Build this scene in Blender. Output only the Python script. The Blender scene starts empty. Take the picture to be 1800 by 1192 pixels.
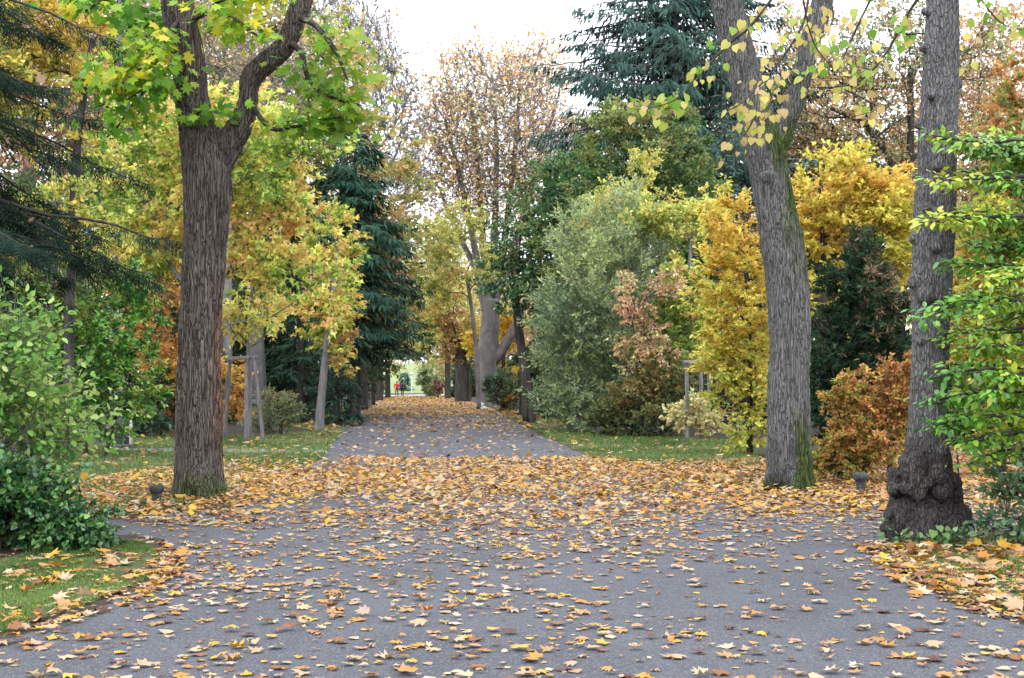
import bpy, bmesh, math, random
import numpy as np
from mathutils import Vector, Matrix
from mathutils.geometry import delaunay_2d_cdt

random.seed(7)
RNG = np.random.default_rng(11)
sc = bpy.context.scene
COL = sc.collection

# ------------------------------------------------------------------ camera
EYE = np.array([0.0, 0.0, 1.5])
FPX = 2500.0                      # focal length in photograph pixels (50 mm on 36 mm)
PITCH = math.atan(79 / FPX)
cd = bpy.data.cameras.new('camera')
cd.sensor_width = 36.0
cd.lens = 36.0 * FPX / 1800.0
cd.clip_start = 0.1
cd.clip_end = 3000
cam = bpy.data.objects.new('camera', cd)
COL.objects.link(cam)
cam.location = EYE
cam.rotation_euler = (math.pi / 2 + PITCH, 0, 0)
sc.camera = cam

# ------------------------------------------------------------------ world, sun, exposure
SUN_EL, SUN_AZ = math.radians(52), math.radians(205)     # azimuth clockwise from +Y
w = bpy.data.worlds.new('World')
sc.world = w
w.use_nodes = True
nt = w.node_tree
nt.nodes.clear()
wo = nt.nodes.new('ShaderNodeOutputWorld')
bg = nt.nodes.new('ShaderNodeBackground')
sky = nt.nodes.new('ShaderNodeTexSky')
sky.sky_type = 'NISHITA'
sky.sun_disc = False
sky.sun_elevation = SUN_EL
sky.sun_rotation = SUN_AZ
sky.air_density = 1.0
sky.dust_density = 4.0
hsv = nt.nodes.new('ShaderNodeHueSaturation')
hsv.inputs['Saturation'].default_value = 0.35
mx = nt.nodes.new('ShaderNodeMix')
mx.data_type = 'RGBA'
mx.inputs[0].default_value = 0.8
mx.inputs[7].default_value = (9.1, 9.8, 10.9, 1)         # even cloud cover
nt.links.new(sky.outputs[0], hsv.inputs['Color'])
nt.links.new(hsv.outputs[0], mx.inputs[6])
nt.links.new(mx.outputs[2], bg.inputs['Color'])
bg.inputs['Strength'].default_value = 0.1
nt.links.new(bg.outputs[0], wo.inputs['Surface'])

sd = bpy.data.lights.new('sun', 'SUN')
sd.energy = 1.1
sd.angle = math.radians(40)
sd.color = (1.0, 0.96, 0.9)
sun = bpy.data.objects.new('sun', sd)
COL.objects.link(sun)
_d = Vector((math.sin(SUN_AZ) * math.cos(SUN_EL), math.cos(SUN_AZ) * math.cos(SUN_EL), math.sin(SUN_EL)))
sun.rotation_euler = _d.to_track_quat('Z', 'Y').to_euler()

sc.view_settings.view_transform = 'Standard'
sc.view_settings.look = 'None'
sc.view_settings.gamma = 1.0
sc.view_settings.use_curve_mapping = False
sc.view_settings.exposure = 1.95
sc.render.engine = 'CYCLES'
cy = sc.cycles
cy.max_bounces = 12
cy.diffuse_bounces = 7
cy.glossy_bounces = 2
cy.transmission_bounces = 8
cy.volume_bounces = 1
cy.sample_clamp_indirect = 6.0

# ------------------------------------------------------------------ helpers: projection
def ray(u, v):
    x, y = (u - 900.0) / FPX, (596.0 - v) / FPX
    c, s = math.cos(PITCH), math.sin(PITCH)
    return np.array([x, c - y * s, s + y * c])

def P(u, v, D):
    r = ray(u, v)
    return EYE + r * (D / r[1])

def G(u, v, z=0.0):
    r = ray(u, v)
    return EYE + r * ((z - 1.5) / r[2])

def project(p):
    q = np.asarray(p) - EYE
    c, s = math.cos(PITCH), math.sin(PITCH)
    f = q[..., 1] * c + q[..., 2] * s
    up = -q[..., 1] * s + q[..., 2] * c
    return 900 + FPX * q[..., 0] / f, 596 - FPX * up / f, f

# ------------------------------------------------------------------ helpers: noise
def _h(ix, iy, iz, seed):
    n = (ix.astype(np.uint32) * np.uint32(374761393) + iy.astype(np.uint32) * np.uint32(668265263)
         + iz.astype(np.uint32) * np.uint32(2246822519) + np.uint32(seed * 3266489917 & 0xffffffff))
    n = (n ^ (n >> np.uint32(13))) * np.uint32(1274126177)
    n = n ^ (n >> np.uint32(16))
    return n.astype(np.float64) / 4294967295.0

def vnoise(p, seed=0):
    p = np.asarray(p, dtype=np.float64)
    i = np.floor(p).astype(np.int64)
    f = p - i
    f = f * f * (3 - 2 * f)
    r = 0.0
    for dx in (0, 1):
        wx = f[:, 0] if dx else 1 - f[:, 0]
        for dy in (0, 1):
            wy = f[:, 1] if dy else 1 - f[:, 1]
            for dz in (0, 1):
                wz = f[:, 2] if dz else 1 - f[:, 2]
                r = r + wx * wy * wz * _h(i[:, 0] + dx, i[:, 1] + dy, i[:, 2] + dz, seed)
    return r

def fbm(p, seed=0, o=3):
    p = np.asarray(p, dtype=np.float64)
    s, a, t = 0.0, 1.0, 0.0
    for k in range(o):
        s = s + a * vnoise(p * (2.03 ** k), seed + k)
        t += a
        a *= 0.5
    return s / t

def nrm(v):
    return v / np.maximum(np.linalg.norm(v, axis=-1, keepdims=True), 1e-9)

# ------------------------------------------------------------------ helpers: objects
def props(o, label=None, cat=None, group=None, kind=None):
    if label: o['label'] = label
    if cat: o['category'] = cat
    if group: o['group'] = group
    if kind: o['kind'] = kind
    return o

def thing(name, label, cat, loc=(0, 0, 0), group=None):
    o = bpy.data.objects.new(name, None)
    o.empty_display_size = 0.2
    COL.objects.link(o)
    o.location = loc
    return props(o, label, cat, group)

def link(name, me, parent=None, **kw):
    o = bpy.data.objects.new(name, me)
    COL.objects.link(o)
    if parent is not None: o.parent = parent
    return props(o, **kw)

def mesh(name, V, T, mat, cols=None, smooth=False):
    V = np.ascontiguousarray(V, dtype=np.float32)
    T = np.ascontiguousarray(T, dtype=np.int32)
    me = bpy.data.meshes.new(name)
    me.vertices.add(len(V))
    me.vertices.foreach_set('co', V.ravel())
    k = T.shape[1]
    me.loops.add(T.size)
    me.loops.foreach_set('vertex_index', T.ravel())
    me.polygons.add(len(T))
    me.polygons.foreach_set('loop_start', np.arange(0, T.size, k, dtype=np.int32))
    if smooth:
        me.polygons.foreach_set('use_smooth', np.ones(len(T), dtype=bool))
    if cols is not None:
        a = me.color_attributes.new('tint', 'FLOAT_COLOR', 'POINT')
        c = np.ones((len(V), 4), dtype=np.float32)
        c[:, :3] = cols
        a.data.foreach_set('color', c.ravel())
    me.update(calc_edges=True)
    for m in (mat if isinstance(mat, (list, tuple)) else [mat]):
        me.materials.append(m)
    return me

def join(parts):
    Vs, Ts, Cs, n = [], [], [], 0
    for V, T, C in parts:
        Vs.append(V); Ts.append(T + n); Cs.append(C); n += len(V)
    return np.concatenate(Vs), np.concatenate(Ts), np.concatenate(Cs)

# ------------------------------------------------------------------ materials
def newmat(name):
    m = bpy.data.materials.new(name)
    m.use_nodes = True
    m.node_tree.nodes.clear()
    return m, m.node_tree.nodes, m.node_tree.links

def N(ns, t, **kw):
    n = ns.new(t)
    for k, v in kw.items():
        setattr(n, k, v)
    return n

def mat_leaf(name, trans=0.35, rough=0.5, spec=0.35):
    m, ns, ln = newmat(name)
    out = N(ns, 'ShaderNodeOutputMaterial')
    at = N(ns, 'ShaderNodeAttribute', attribute_name='tint')
    pb = N(ns, 'ShaderNodeBsdfPrincipled')
    pb.inputs['Roughness'].default_value = rough
    pb.inputs['Specular IOR Level'].default_value = spec
    tr = N(ns, 'ShaderNodeBsdfTranslucent')
    mix = N(ns, 'ShaderNodeMixShader')
    mix.inputs[0].default_value = trans
    ln.new(at.outputs['Color'], pb.inputs['Base Color'])
    ln.new(at.outputs['Color'], tr.inputs['Color'])
    ln.new(pb.outputs[0], mix.inputs[1])
    ln.new(tr.outputs[0], mix.inputs[2])
    ln.new(mix.outputs[0], out.inputs['Surface'])
    return m

M_LEAF = mat_leaf('leaf', 0.5)
M_GLOSSY = mat_leaf('glossy_leaf', 0.25, 0.32, 0.5)
M_NEEDLE = mat_leaf('needles', 0.2, 0.8, 0.1)
M_LITTER = mat_leaf('dry_leaf', 0.2, 0.6, 0.25)
M_GRASS = mat_leaf('grass_blade', 0.3, 0.5, 0.3)

def mat_bark(name, c1, c2, scale=9.0, stretch=0.16, bump=0.5, use_tint=False):
    m, ns, ln = newmat(name)
    out = N(ns, 'ShaderNodeOutputMaterial')
    pb = N(ns, 'ShaderNodeBsdfPrincipled')
    pb.inputs['Roughness'].default_value = 0.85
    pb.inputs['Specular IOR Level'].default_value = 0.2
    tc = N(ns, 'ShaderNodeTexCoord')
    mp = N(ns, 'ShaderNodeMapping')
    mp.inputs['Scale'].default_value = (1, 1, stretch)
    n1 = N(ns, 'ShaderNodeTexNoise')
    n1.inputs['Scale'].default_value = scale
    n1.inputs['Detail'].default_value = 6
    n1.inputs['Roughness'].default_value = 0.65
    cr = N(ns, 'ShaderNodeValToRGB')
    cr.color_ramp.elements[0].position = 0.36
    cr.color_ramp.elements[1].position = 0.66
    cr.color_ramp.elements[0].color = (*c1, 1)
    cr.color_ramp.elements[1].color = (*c2, 1)
    bp = N(ns, 'ShaderNodeBump')
    bp.inputs['Strength'].default_value = bump
    bp.inputs['Distance'].default_value = 0.04
    ln.new(tc.outputs['Object'], mp.inputs['Vector'])
    ln.new(mp.outputs[0], n1.inputs['Vector'])
    ln.new(n1.outputs['Fac'], cr.inputs['Fac'])
    ln.new(n1.outputs['Fac'], bp.inputs['Height'])
    ln.new(bp.outputs[0], pb.inputs['Normal'])
    if use_tint:
        at = N(ns, 'ShaderNodeAttribute', attribute_name='tint')
        mm = N(ns, 'ShaderNodeMix', data_type='RGBA', blend_type='MULTIPLY')
        mm.inputs[0].default_value = 1.0
        ln.new(cr.outputs[0], mm.inputs[6])
        ln.new(at.outputs['Color'], mm.inputs[7])
        ln.new(mm.outputs[2], pb.inputs['Base Color'])
    else:
        ln.new(cr.outputs[0], pb.inputs['Base Color'])
    ln.new(pb.outputs[0], out.inputs['Surface'])
    return m

def mat_hero(name, scale, stretch, lo, width):
    m, ns, ln = newmat(name)
    out = N(ns, 'ShaderNodeOutputMaterial')
    pb = N(ns, 'ShaderNodeBsdfPrincipled')
    pb.inputs['Roughness'].default_value = 0.9
    pb.inputs['Specular IOR Level'].default_value = 0.15
    tc = N(ns, 'ShaderNodeTexCoord')
    nz = N(ns, 'ShaderNodeTexNoise')
    nz.inputs['Scale'].default_value = 5
    nz.inputs['Detail'].default_value = 4
    sc1 = N(ns, 'ShaderNodeVectorMath', operation='SCALE')
    sc1.inputs['Scale'].default_value = 0.07
    ad = N(ns, 'ShaderNodeVectorMath', operation='ADD')
    mp = N(ns, 'ShaderNodeMapping')
    mp.inputs['Scale'].default_value = (1, 1, stretch)
    vo = N(ns, 'ShaderNodeTexVoronoi', feature='DISTANCE_TO_EDGE')
    vo.inputs['Scale'].default_value = scale
    mr = N(ns, 'ShaderNodeMapRange', interpolation_type='SMOOTHSTEP')
    mr.inputs[1].default_value = 0.0
    mr.inputs[2].default_value = width
    mr.inputs[3].default_value = lo
    mr.inputs[4].default_value = 1.15
    n2 = N(ns, 'ShaderNodeTexNoise')
    n2.inputs['Scale'].default_value = scale * 2.2
    n2.inputs['Detail'].default_value = 5
    mr2 = N(ns, 'ShaderNodeMapRange')
    mr2.inputs[1].default_value = 0.3
    mr2.inputs[2].default_value = 0.7
    mr2.inputs[3].default_value = 0.72
    mr2.inputs[4].default_value = 1.3
    mu = N(ns, 'ShaderNodeMath', operation='MULTIPLY')
    at = N(ns, 'ShaderNodeAttribute', attribute_name='tint')
    vs = N(ns, 'ShaderNodeVectorMath', operation='SCALE')
    bp = N(ns, 'ShaderNodeBump')
    bp.inputs['Strength'].default_value = 0.9
    bp.inputs['Distance'].default_value = 0.02
    ln.new(tc.outputs['Object'], nz.inputs['Vector'])
    ln.new(nz.outputs['Color'], sc1.inputs[0])
    ln.new(tc.outputs['Object'], ad.inputs[0])
    ln.new(sc1.outputs[0], ad.inputs[1])
    ln.new(ad.outputs[0], mp.inputs['Vector'])
    ln.new(mp.outputs[0], vo.inputs['Vector'])
    ln.new(mp.outputs[0], n2.inputs['Vector'])
    ln.new(vo.outputs['Distance'], mr.inputs[0])
    ln.new(n2.outputs['Fac'], mr2.inputs[0])
    ln.new(mr.outputs[0], mu.inputs[0])
    ln.new(mr2.outputs[0], mu.inputs[1])
    ln.new(at.outputs['Color'], vs.inputs[0])
    ln.new(mu.outputs[0], vs.inputs['Scale'])
    ln.new(mu.outputs[0], bp.inputs['Height'])
    ln.new(bp.outputs[0], pb.inputs['Normal'])
    ln.new(vs.outputs[0], pb.inputs['Base Color'])
    ln.new(pb.outputs[0], out.inputs['Surface'])
    return m

B_HERO = mat_hero('furrowed_bark', 30, 0.045, 0.3, 0.13)
B_LIME = mat_hero('ridged_grey_bark', 34, 0.055, 0.38, 0.13)
B_KNOT = mat_hero('knotty_bark', 38, 0.22, 0.5, 0.14)
B_GREY = mat_bark('grey_bark', (0.09, 0.08, 0.07), (0.25, 0.23, 0.21), 9, 0.12)
B_PALE = mat_bark('pale_bark', (0.12, 0.113, 0.105), (0.26, 0.245, 0.23), 7, 0.15)
B_DARK = mat_bark('dark_bark', (0.022, 0.018, 0.015), (0.085, 0.072, 0.06), 9, 0.12)
B_TWIG = mat_bark('grey_twig', (0.14, 0.125, 0.118), (0.27, 0.25, 0.235), 3, 0.5, 0.1)

def mat_noise(name, stops, scale, detail=6, rough=0.9, bump=0.3, dist=0.02, spec=0.2, second=None):
    """Ground-like material: a colour ramp over noise in metres, optional second ramp of finer speckle."""
    m, ns, ln = newmat(name)
    out = N(ns, 'ShaderNodeOutputMaterial')
    pb = N(ns, 'ShaderNodeBsdfPrincipled')
    pb.inputs['Roughness'].default_value = rough
    pb.inputs['Specular IOR Level'].default_value = spec
    tc = N(ns, 'ShaderNodeTexCoord')
    n1 = N(ns, 'ShaderNodeTexNoise')
    n1.inputs['Scale'].default_value = scale
    n1.inputs['Detail'].default_value = detail
    n1.inputs['Roughness'].default_value = 0.7
    cr = N(ns, 'ShaderNodeValToRGB')
    e = cr.color_ramp.elements
    while len(e) < len(stops): e.new(0.5)
    for k, (pos, c) in enumerate(stops):
        e[k].position = pos
        e[k].color = (*c, 1)
    bp = N(ns, 'ShaderNodeBump')
    bp.inputs['Strength'].default_value = bump
    bp.inputs['Distance'].default_value = dist
    ln.new(tc.outputs['Object'], n1.inputs['Vector'])
    ln.new(n1.outputs['Fac'], cr.inputs['Fac'])
    col = cr.outputs[0]
    hgt = n1.outputs['Fac']
    if second:
        s2, lo, hi, c2 = second
        n2 = N(ns, 'ShaderNodeTexNoise')
        n2.inputs['Scale'].default_value = s2
        n2.inputs['Detail'].default_value = 3
        mr = N(ns, 'ShaderNodeMapRange')
        mr.inputs[1].default_value = lo
        mr.inputs[2].default_value = hi
        mm = N(ns, 'ShaderNodeMix', data_type='RGBA')
        mm.inputs[7].default_value = (*c2, 1)
        ln.new(tc.outputs['Object'], n2.inputs['Vector'])
        ln.new(n2.outputs['Fac'], mr.inputs[0])
        ln.new(mr.outputs[0], mm.inputs[0])
        ln.new(col, mm.inputs[6])
        col = mm.outputs[2]
        hgt = n2.outputs['Fac']
    ln.new(hgt, bp.inputs['Height'])
    ln.new(bp.outputs[0], pb.inputs['Normal'])
    ln.new(col, pb.inputs['Base Color'])
    ln.new(pb.outputs[0], out.inputs['Surface'])
    return m

def mat_plain(name, c, rough=0.8, spec=0.3):
    return mat_noise(name, [(0.3, tuple(x * 0.8 for x in c)), (0.7, tuple(min(1, x * 1.15) for x in c))], 12, 4, rough, 0.15, 0.01, spec)

M_SOIL = mat_noise('soil', [(0.3, (0.02, 0.015, 0.011)), (0.55, (0.045, 0.032, 0.02)), (0.75, (0.11, 0.06, 0.03))], 6, 8)
M_ASPHALT = mat_noise('asphalt', [(0.3, (0.034, 0.033, 0.038)), (0.48, (0.052, 0.051, 0.058)), (0.72, (0.074, 0.072, 0.081))], 0.7, 10, 0.85, 0.9, 0.008, 0.3,
                      second=(95, 0.5, 0.7, (0.16, 0.157, 0.16)))
M_ROADFAR = mat_noise('pale_road', [(0.3, (0.26, 0.25, 0.25)), (0.7, (0.36, 0.34, 0.33))], 0.6)
M_LAWN = mat_noise('lawn_soil', [(0.3, (0.035, 0.045, 0.015)), (0.7, (0.07, 0.10, 0.03))], 5, 6)
M_FARLITTER = mat_noise('leaf_litter', [(0.3, (0.09, 0.08, 0.085)), (0.45, (0.20, 0.14, 0.09)), (0.58, (0.36, 0.22, 0.10)), (0.75, (0.46, 0.34, 0.2))], 7.0, 8, 0.8, 0.6, 0.05)
M_MEADOW = mat_noise('meadow', [(0.3, (0.14, 0.19, 0.06)), (0.7, (0.24, 0.26, 0.11))], 0.3, 6)
M_WOOD = mat_bark('weathered_wood', (0.10, 0.092, 0.086), (0.22, 0.2, 0.19), 14, 0.1, 0.3)
M_STRAP = mat_plain('black_strap', (0.02, 0.02, 0.022), 0.6)
M_STONE = mat_noise('mossy_stone', [(0.3, (0.025, 0.027, 0.022)), (0.5, (0.05, 0.05, 0.046)), (0.72, (0.12, 0.12, 0.115))], 18, 8, 0.85, 0.6, 0.02)
M_DARKSTONE = mat_noise('dark_granite', [(0.3, (0.03, 0.03, 0.033)), (0.7, (0.07, 0.07, 0.075))], 25, 6, 0.5, 0.1, 0.01, 0.4)
M_PALESTONE = mat_noise('pale_stone', [(0.3, (0.42, 0.4, 0.37)), (0.7, (0.66, 0.64, 0.6))], 12, 6, 0.85, 0.4, 0.02)
M_GREYSTONE = mat_noise('grey_stone', [(0.3, (0.06, 0.058, 0.055)), (0.7, (0.13, 0.125, 0.12))], 6, 7, 0.85, 0.4, 0.02)

# ------------------------------------------------------------------ leaf templates: verts (x across, y to the tip, z normal), triangles
def fan(outline, center=(0, 0.35, 0.0)):
    V = [center] + list(outline)
    n = len(outline)
    return np.array(V, float), np.array([(0, i, i % n + 1) for i in range(1, n + 1)])

def sym(right):                       # half an outline from the stem to the tip, mirrored
    left = [(-x, y, z) for x, y, z in reversed(right) if abs(x) > 1e-6]
    return list(right) + left

T_KITE = (np.array([(0, 0, 0), (0.33, 0.45, 0.09), (0, 1, -0.05), (-0.33, 0.45, 0.09)], float), np.array([(0, 1, 2), (0, 2, 3)]))
T_OVAL = (np.array([(0, 0, 0), (0.26, 0.25, .06), (0.27, 0.62, .05), (0, 1, -.08), (-0.27, 0.62, .05), (-0.26, 0.25, .06)], float),
          np.array([(0, 1, 2), (0, 2, 3), (0, 3, 4), (0, 4, 5)]))
T_HEART = fan(sym([(0, 0.06, 0), (0.22, -0.04, .03), (0.42, 0.18, .06), (0.38, 0.52, .04), (0.17, 0.8, -.02), (0, 1, -.08)]), (0, 0.4, 0))
T_MAPLE = fan(sym([(0, 0, 0), (0.3, 0.02, .02), (0.22, 0.2, .0), (0.56, 0.36, .05), (0.3, 0.44, 0.0), (0.44, 0.76, .06), (0.15, 0.62, 0), (0, 1, -.06)]), (0, 0.34, -.02))
T_STAR = (np.array([(0, 0, 0), (0.45, 0.3, .08), (0.16, 0.5, 0), (0, 1, -.08), (-0.16, 0.5, 0), (-0.45, 0.3, .08)], float),
          np.array([(0, 1, 2), (0, 2, 3), (0, 3, 4), (0, 4, 5)]))
T_LANCE = (np.array([(0, 0, 0), (0.14, 0.4, .03), (0, 1, -.1), (-0.14, 0.4, .03)], float), np.array([(0, 1, 2), (0, 2, 3)]))
_sv, _st = [], []
for k in range(5):                    # a needle spray: barbs along a twig
    y = k * 0.19
    b = len(_sv)
    _sv += [(0, y, 0), (0.03, y + 0.1, 0), (0.27 - 0.035 * k, y + 0.3, -0.03), (0, y, 0), (-0.03, y + 0.1, 0), (-0.27 + 0.035 * k, y + 0.3, -0.03)]
    _st += [(b, b + 1, b + 2), (b + 3, b + 5, b + 4)]
T_STRAND = (np.array([(0, 0, 0), (0.1, 0.35, .02), (0.05, 0.7, .03), (0, 1, -.06), (-0.07, 0.6, .02), (-0.1, 0.3, .02)], float), np.array([(0, 1, 5), (1, 4, 5), (1, 2, 4), (2, 3, 4)]))
T_SPRAY = (np.array(_sv, float), np.array(_st))
T_TUFT = (np.array([(0, 0, 0), (0.17, 0.35, .02), (0.09, 0.42, 0), (0.12, 0.75, .02), (0, 1, -.05), (-0.1, 0.7, .02), (-0.06, 0.45, 0), (-0.17, 0.3, .02)], float),
          np.array([(0, 1, 2), (0, 2, 6), (0, 6, 7), (2, 3, 4), (2, 4, 6), (6, 4, 5)]))

def frames(tips, normals):
    y = nrm(tips)
    z = normals - (normals * y).sum(1, keepdims=True) * y
    z = nrm(z)
    return np.cross(y, z), y, z

def leaves(c, tips, normals, sizes, cols, tmpl):
    TV, TT = tmpl
    x, y, z = frames(tips, normals)
    s = np.asarray(sizes)[:, None, None]
    V = c[:, None, :] + s * (TV[None, :, 0:1] * x[:, None, :] + TV[None, :, 1:2] * y[:, None, :] + TV[None, :, 2:3] * z[:, None, :])
    n, k = len(c), len(TV)
    T = (TT[None] + (np.arange(n) * k)[:, None, None]).reshape(-1, 3)
    C = np.repeat(cols, k, axis=0)
    return V.reshape(-1, 3), T, C

def pick(pal, t):
    pal = np.array(pal, float)
    t = np.clip(t, 0, 0.9999) * (len(pal) - 1)
    i = t.astype(int)
    f = (t - i)[:, None]
    return pal[i] * (1 - f) + pal[i + 1] * f

# ------------------------------------------------------------------ branch tubes
def tubes(A, B, ra, rb, k=5):
    d = nrm(B - A)
    ref = np.where(np.abs(d[:, 0:1]) > 0.9, np.array([[0., 1, 0]]), np.array([[1., 0, 0]]))
    x = nrm(np.cross(d, ref))
    y = np.cross(d, x)
    an = np.arange(k) * 2 * math.pi / k
    ring = np.cos(an)[None, :, None] * x[:, None, :] + np.sin(an)[None, :, None] * y[:, None, :]
    V = np.concatenate([A[:, None] + ring * ra[:, None, None], B[:, None] + ring * rb[:, None, None]], 1)
    i = np.arange(k)
    j = (i + 1) % k
    q = np.concatenate([np.stack([i, i + k, j], 1), np.stack([j, i + k, j + k], 1)])
    T = (q[None] + (np.arange(len(A)) * 2 * k)[:, None, None]).reshape(-1, 3)
    return V.reshape(-1, 3), T

def sweep(path, k=14, lump=0.06, seed=0):
    """A closed tapered tube through (x, y, z, r) points, with slightly lumpy rings."""
    p = np.array(path, float)
    n = max(8, len(p) * 4)
    t = np.linspace(0, len(p) - 1, n)
    i = np.minimum(t.astype(int), len(p) - 2)
    f = t - i
    def cr(a, b, c, d, f):
        f = f[:, None]
        return 0.5 * (2 * b + (c - a) * f + (2 * a - 5 * b + 4 * c - d) * f * f + (3 * b - 3 * c + d - a) * f ** 3)
    q = cr(p[np.maximum(i - 1, 0)], p[i], p[i + 1], p[np.minimum(i + 2, len(p) - 1)], f)
    c, r = q[:, :3], np.maximum(q[:, 3], 0.002)
    d = nrm(np.gradient(c, axis=0))
    x = nrm(np.cross(d, np.array([[0.03, 1, 0.02]])))
    y = np.cross(d, x)
    an = np.arange(k) * 2 * math.pi / k
    ring = np.cos(an)[None, :, None] * x[:, None] + np.sin(an)[None, :, None] * y[:, None]
    V = (c[:, None] + ring * r[:, None, None]).reshape(-1, 3)
    if lump:
        nz = fbm(V * np.array([2.5, 2.5, 1.0]) / max(r.max(), 0.05) * 0.35, seed) - 0.5
        V = V + (ring * r[:, None, None]).reshape(-1, 3) * (nz * lump * 4)[:, None]
    T = []
    for a in range(n - 1):
        for b in range(k):
            b2 = (b + 1) % k
            T += [(a * k + b, a * k + b2, (a + 1) * k + b), (a * k + b2, (a + 1) * k + b2, (a + 1) * k + b)]
    e = len(V)
    V = np.concatenate([V, c[:1], c[-1:]])
    for b in range(k):
        b2 = (b + 1) % k
        T += [(b2, b, e), ((n - 1) * k + b, (n - 1) * k + b2, e + 1)]
    return V, np.array(T)

def grow(trunks, att, rtip, seed, up=0.2, step=0.5, wpath=0.25, rmin=0.004):
    """Join every attractor to the nearest suitable point of the growing skeleton; returns tapering segments and tip directions."""
    rng = np.random.default_rng(seed)
    nodes, par, plen, tan, fixed = [], [], [], [], []
    for path in trunks:
        p = np.array(path, float)
        prev = -1
        for a in range(len(p) - 1):
            L = np.linalg.norm(p[a + 1, :3] - p[a, :3])
            m = max(1, int(L / 0.35))
            for q in range(m + (a == len(p) - 2)):
                x = p[a] + (p[a + 1] - p[a]) * q / m
                nodes.append(x[:3]); par.append(prev); fixed.append(x[3])
                plen.append(0 if prev < 0 else plen[prev] + 0.35)
                tan.append(nrm(p[a + 1, :3] - p[a, :3]))
                prev = len(nodes) - 1
    ntr = len(nodes)
    cap = ntr + int(sum(2 + np.linalg.norm(att.max(0) - att.min(0)) / step for _ in range(len(att)))) + 10
    X = np.zeros((cap, 3)); X[:ntr] = nodes
    PL = np.zeros(cap); PL[:ntr] = plen
    TN = np.zeros((cap, 3)); TN[:ntr] = tan
    PA = np.full(cap, -1); PA[:ntr] = par
    n = ntr
    zmin = X[:ntr, 2].min()
    dd = np.min(np.linalg.norm(att[:, None] - X[None, :ntr], axis=2), axis=1)
    tipdir = np.zeros_like(att)
    for a in np.argsort(dd):
        v = att[a] - X[:n]
        d = np.linalg.norm(v, axis=1)
        cos = (v * TN[:n]).sum(1) / np.maximum(d, 1e-6)
        low = np.maximum(0, 0.25 * (att[a, 2] - zmin) - (X[:n, 2] - zmin))
        cost = d * (1.0 + 0.45 * (1 - cos) + 0.6 * np.maximum(0, -v[:, 2]) / np.maximum(d, 1e-6)) + wpath * PL[:n] + low
        j = int(np.argmin(cost))
        P0, dj = X[j], d[j]
        dirn = v[j] / max(dj, 1e-6)
        t = nrm(0.55 * TN[j] + 0.6 * dirn + np.array([0, 0, up]) + rng.normal(0, .12, 3))
        P1 = P0 + t * dj * 0.45
        m = max(1, int(dj / step))
        prev, last = j, P0
        for q in range(1, m + 1):
            f = q / m
            x = (1 - f) ** 2 * P0 + 2 * f * (1 - f) * P1 + f * f * att[a]
            if q < m: x = x + rng.normal(0, 0.05 * min(dj / m, 1.0), 3)
            X[n] = x; PA[n] = prev; PL[n] = PL[prev] + np.linalg.norm(x - last)
            TN[n] = nrm(x - last)
            prev, last = n, x
            n += 1
        tipdir[a] = TN[n - 1]
    cnt = np.zeros(n)
    nch = np.bincount(PA[:n][PA[:n] >= 0], minlength=n)
    cnt[nch == 0] = 1
    for q in range(n - 1, -1, -1):
        if PA[q] >= 0: cnt[PA[q]] += max(cnt[q], 1)
    r = np.maximum(rmin, rtip * np.sqrt(np.maximum(cnt, 1)))
    fx = np.array(fixed)
    r[:ntr] = np.maximum(np.minimum(r[:ntr], fx), fx * 0.6)
    q = np.arange(ntr, n)
    q = q[PA[q] >= 0]
    pa = PA[q]
    for i in q: r[i] = min(r[i], r[PA[i]] * 0.95)
    ra = np.minimum(r[pa], r[q] * 1.3)
    return X[pa], X[q], ra, r[q], tipdir

# ------------------------------------------------------------------ leaf parts: the leaves that show largest become objects of their own
def leaf_objects(parent, base, c, tips, nor, size, cols, tmpl, mat, n, ncol=7, name='leaf'):
    u, v, f = project(c)
    inside = (u > -10) & (u < 1810) & (v > -10) & (v < 1200)
    view = nrm(c - EYE)
    face = np.abs((nrm(nor) * view).sum(1))
    depth = c[:, 1] - np.percentile(c[:, 1], 3)
    score = np.where(inside, size / f * (0.35 + face) * np.exp(-np.maximum(depth, 0) * 0.5), 0)
    idx = np.argsort(-score)[:n]
    idx = idx[score[idx] > 0]
    if len(idx) == 0: return np.ones(len(c), bool)
    # a few shared meshes, one per colour
    cc = cols[idx]
    cen = cc[np.random.default_rng(3).choice(len(cc), min(ncol, len(cc)), replace=False)]
    for _ in range(6):
        lab = np.argmin(((cc[:, None] - cen[None]) ** 2).sum(2), 1)
        for k in range(len(cen)):
            if (lab == k).any(): cen[k] = cc[lab == k].mean(0)
    mes = [mesh(name, tmpl[0], tmpl[1], mat, np.repeat(cen[k][None], len(tmpl[0]), 0)) for k in range(len(cen))]
    x, y, z = frames(tips[idx], nor[idx])
    for k, i in enumerate(idx):
        o = bpy.data.objects.new(name, mes[lab[k]])
        COL.objects.link(o)
        o.parent = parent
        M = np.eye(4)
        M[:3, 0], M[:3, 1], M[:3, 2] = x[k] * size[i], y[k] * size[i], z[k] * size[i]
        M[:3, 3] = c[i] - base
        o.matrix_local = Matrix(M.tolist())
    keep = np.ones(len(c), bool)
    keep[idx] = False
    return keep

# ------------------------------------------------------------------ broadleaf trees and shrubs
def px_path(pts, D):
    ppm = FPX / D
    out = []
    for p in pts:
        dy = p[3] if len(p) > 3 else 0.0
        q = P(p[0], p[1], D + dy)
        out.append((*q, p[2] * (D + dy) / FPX))
    return out

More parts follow.
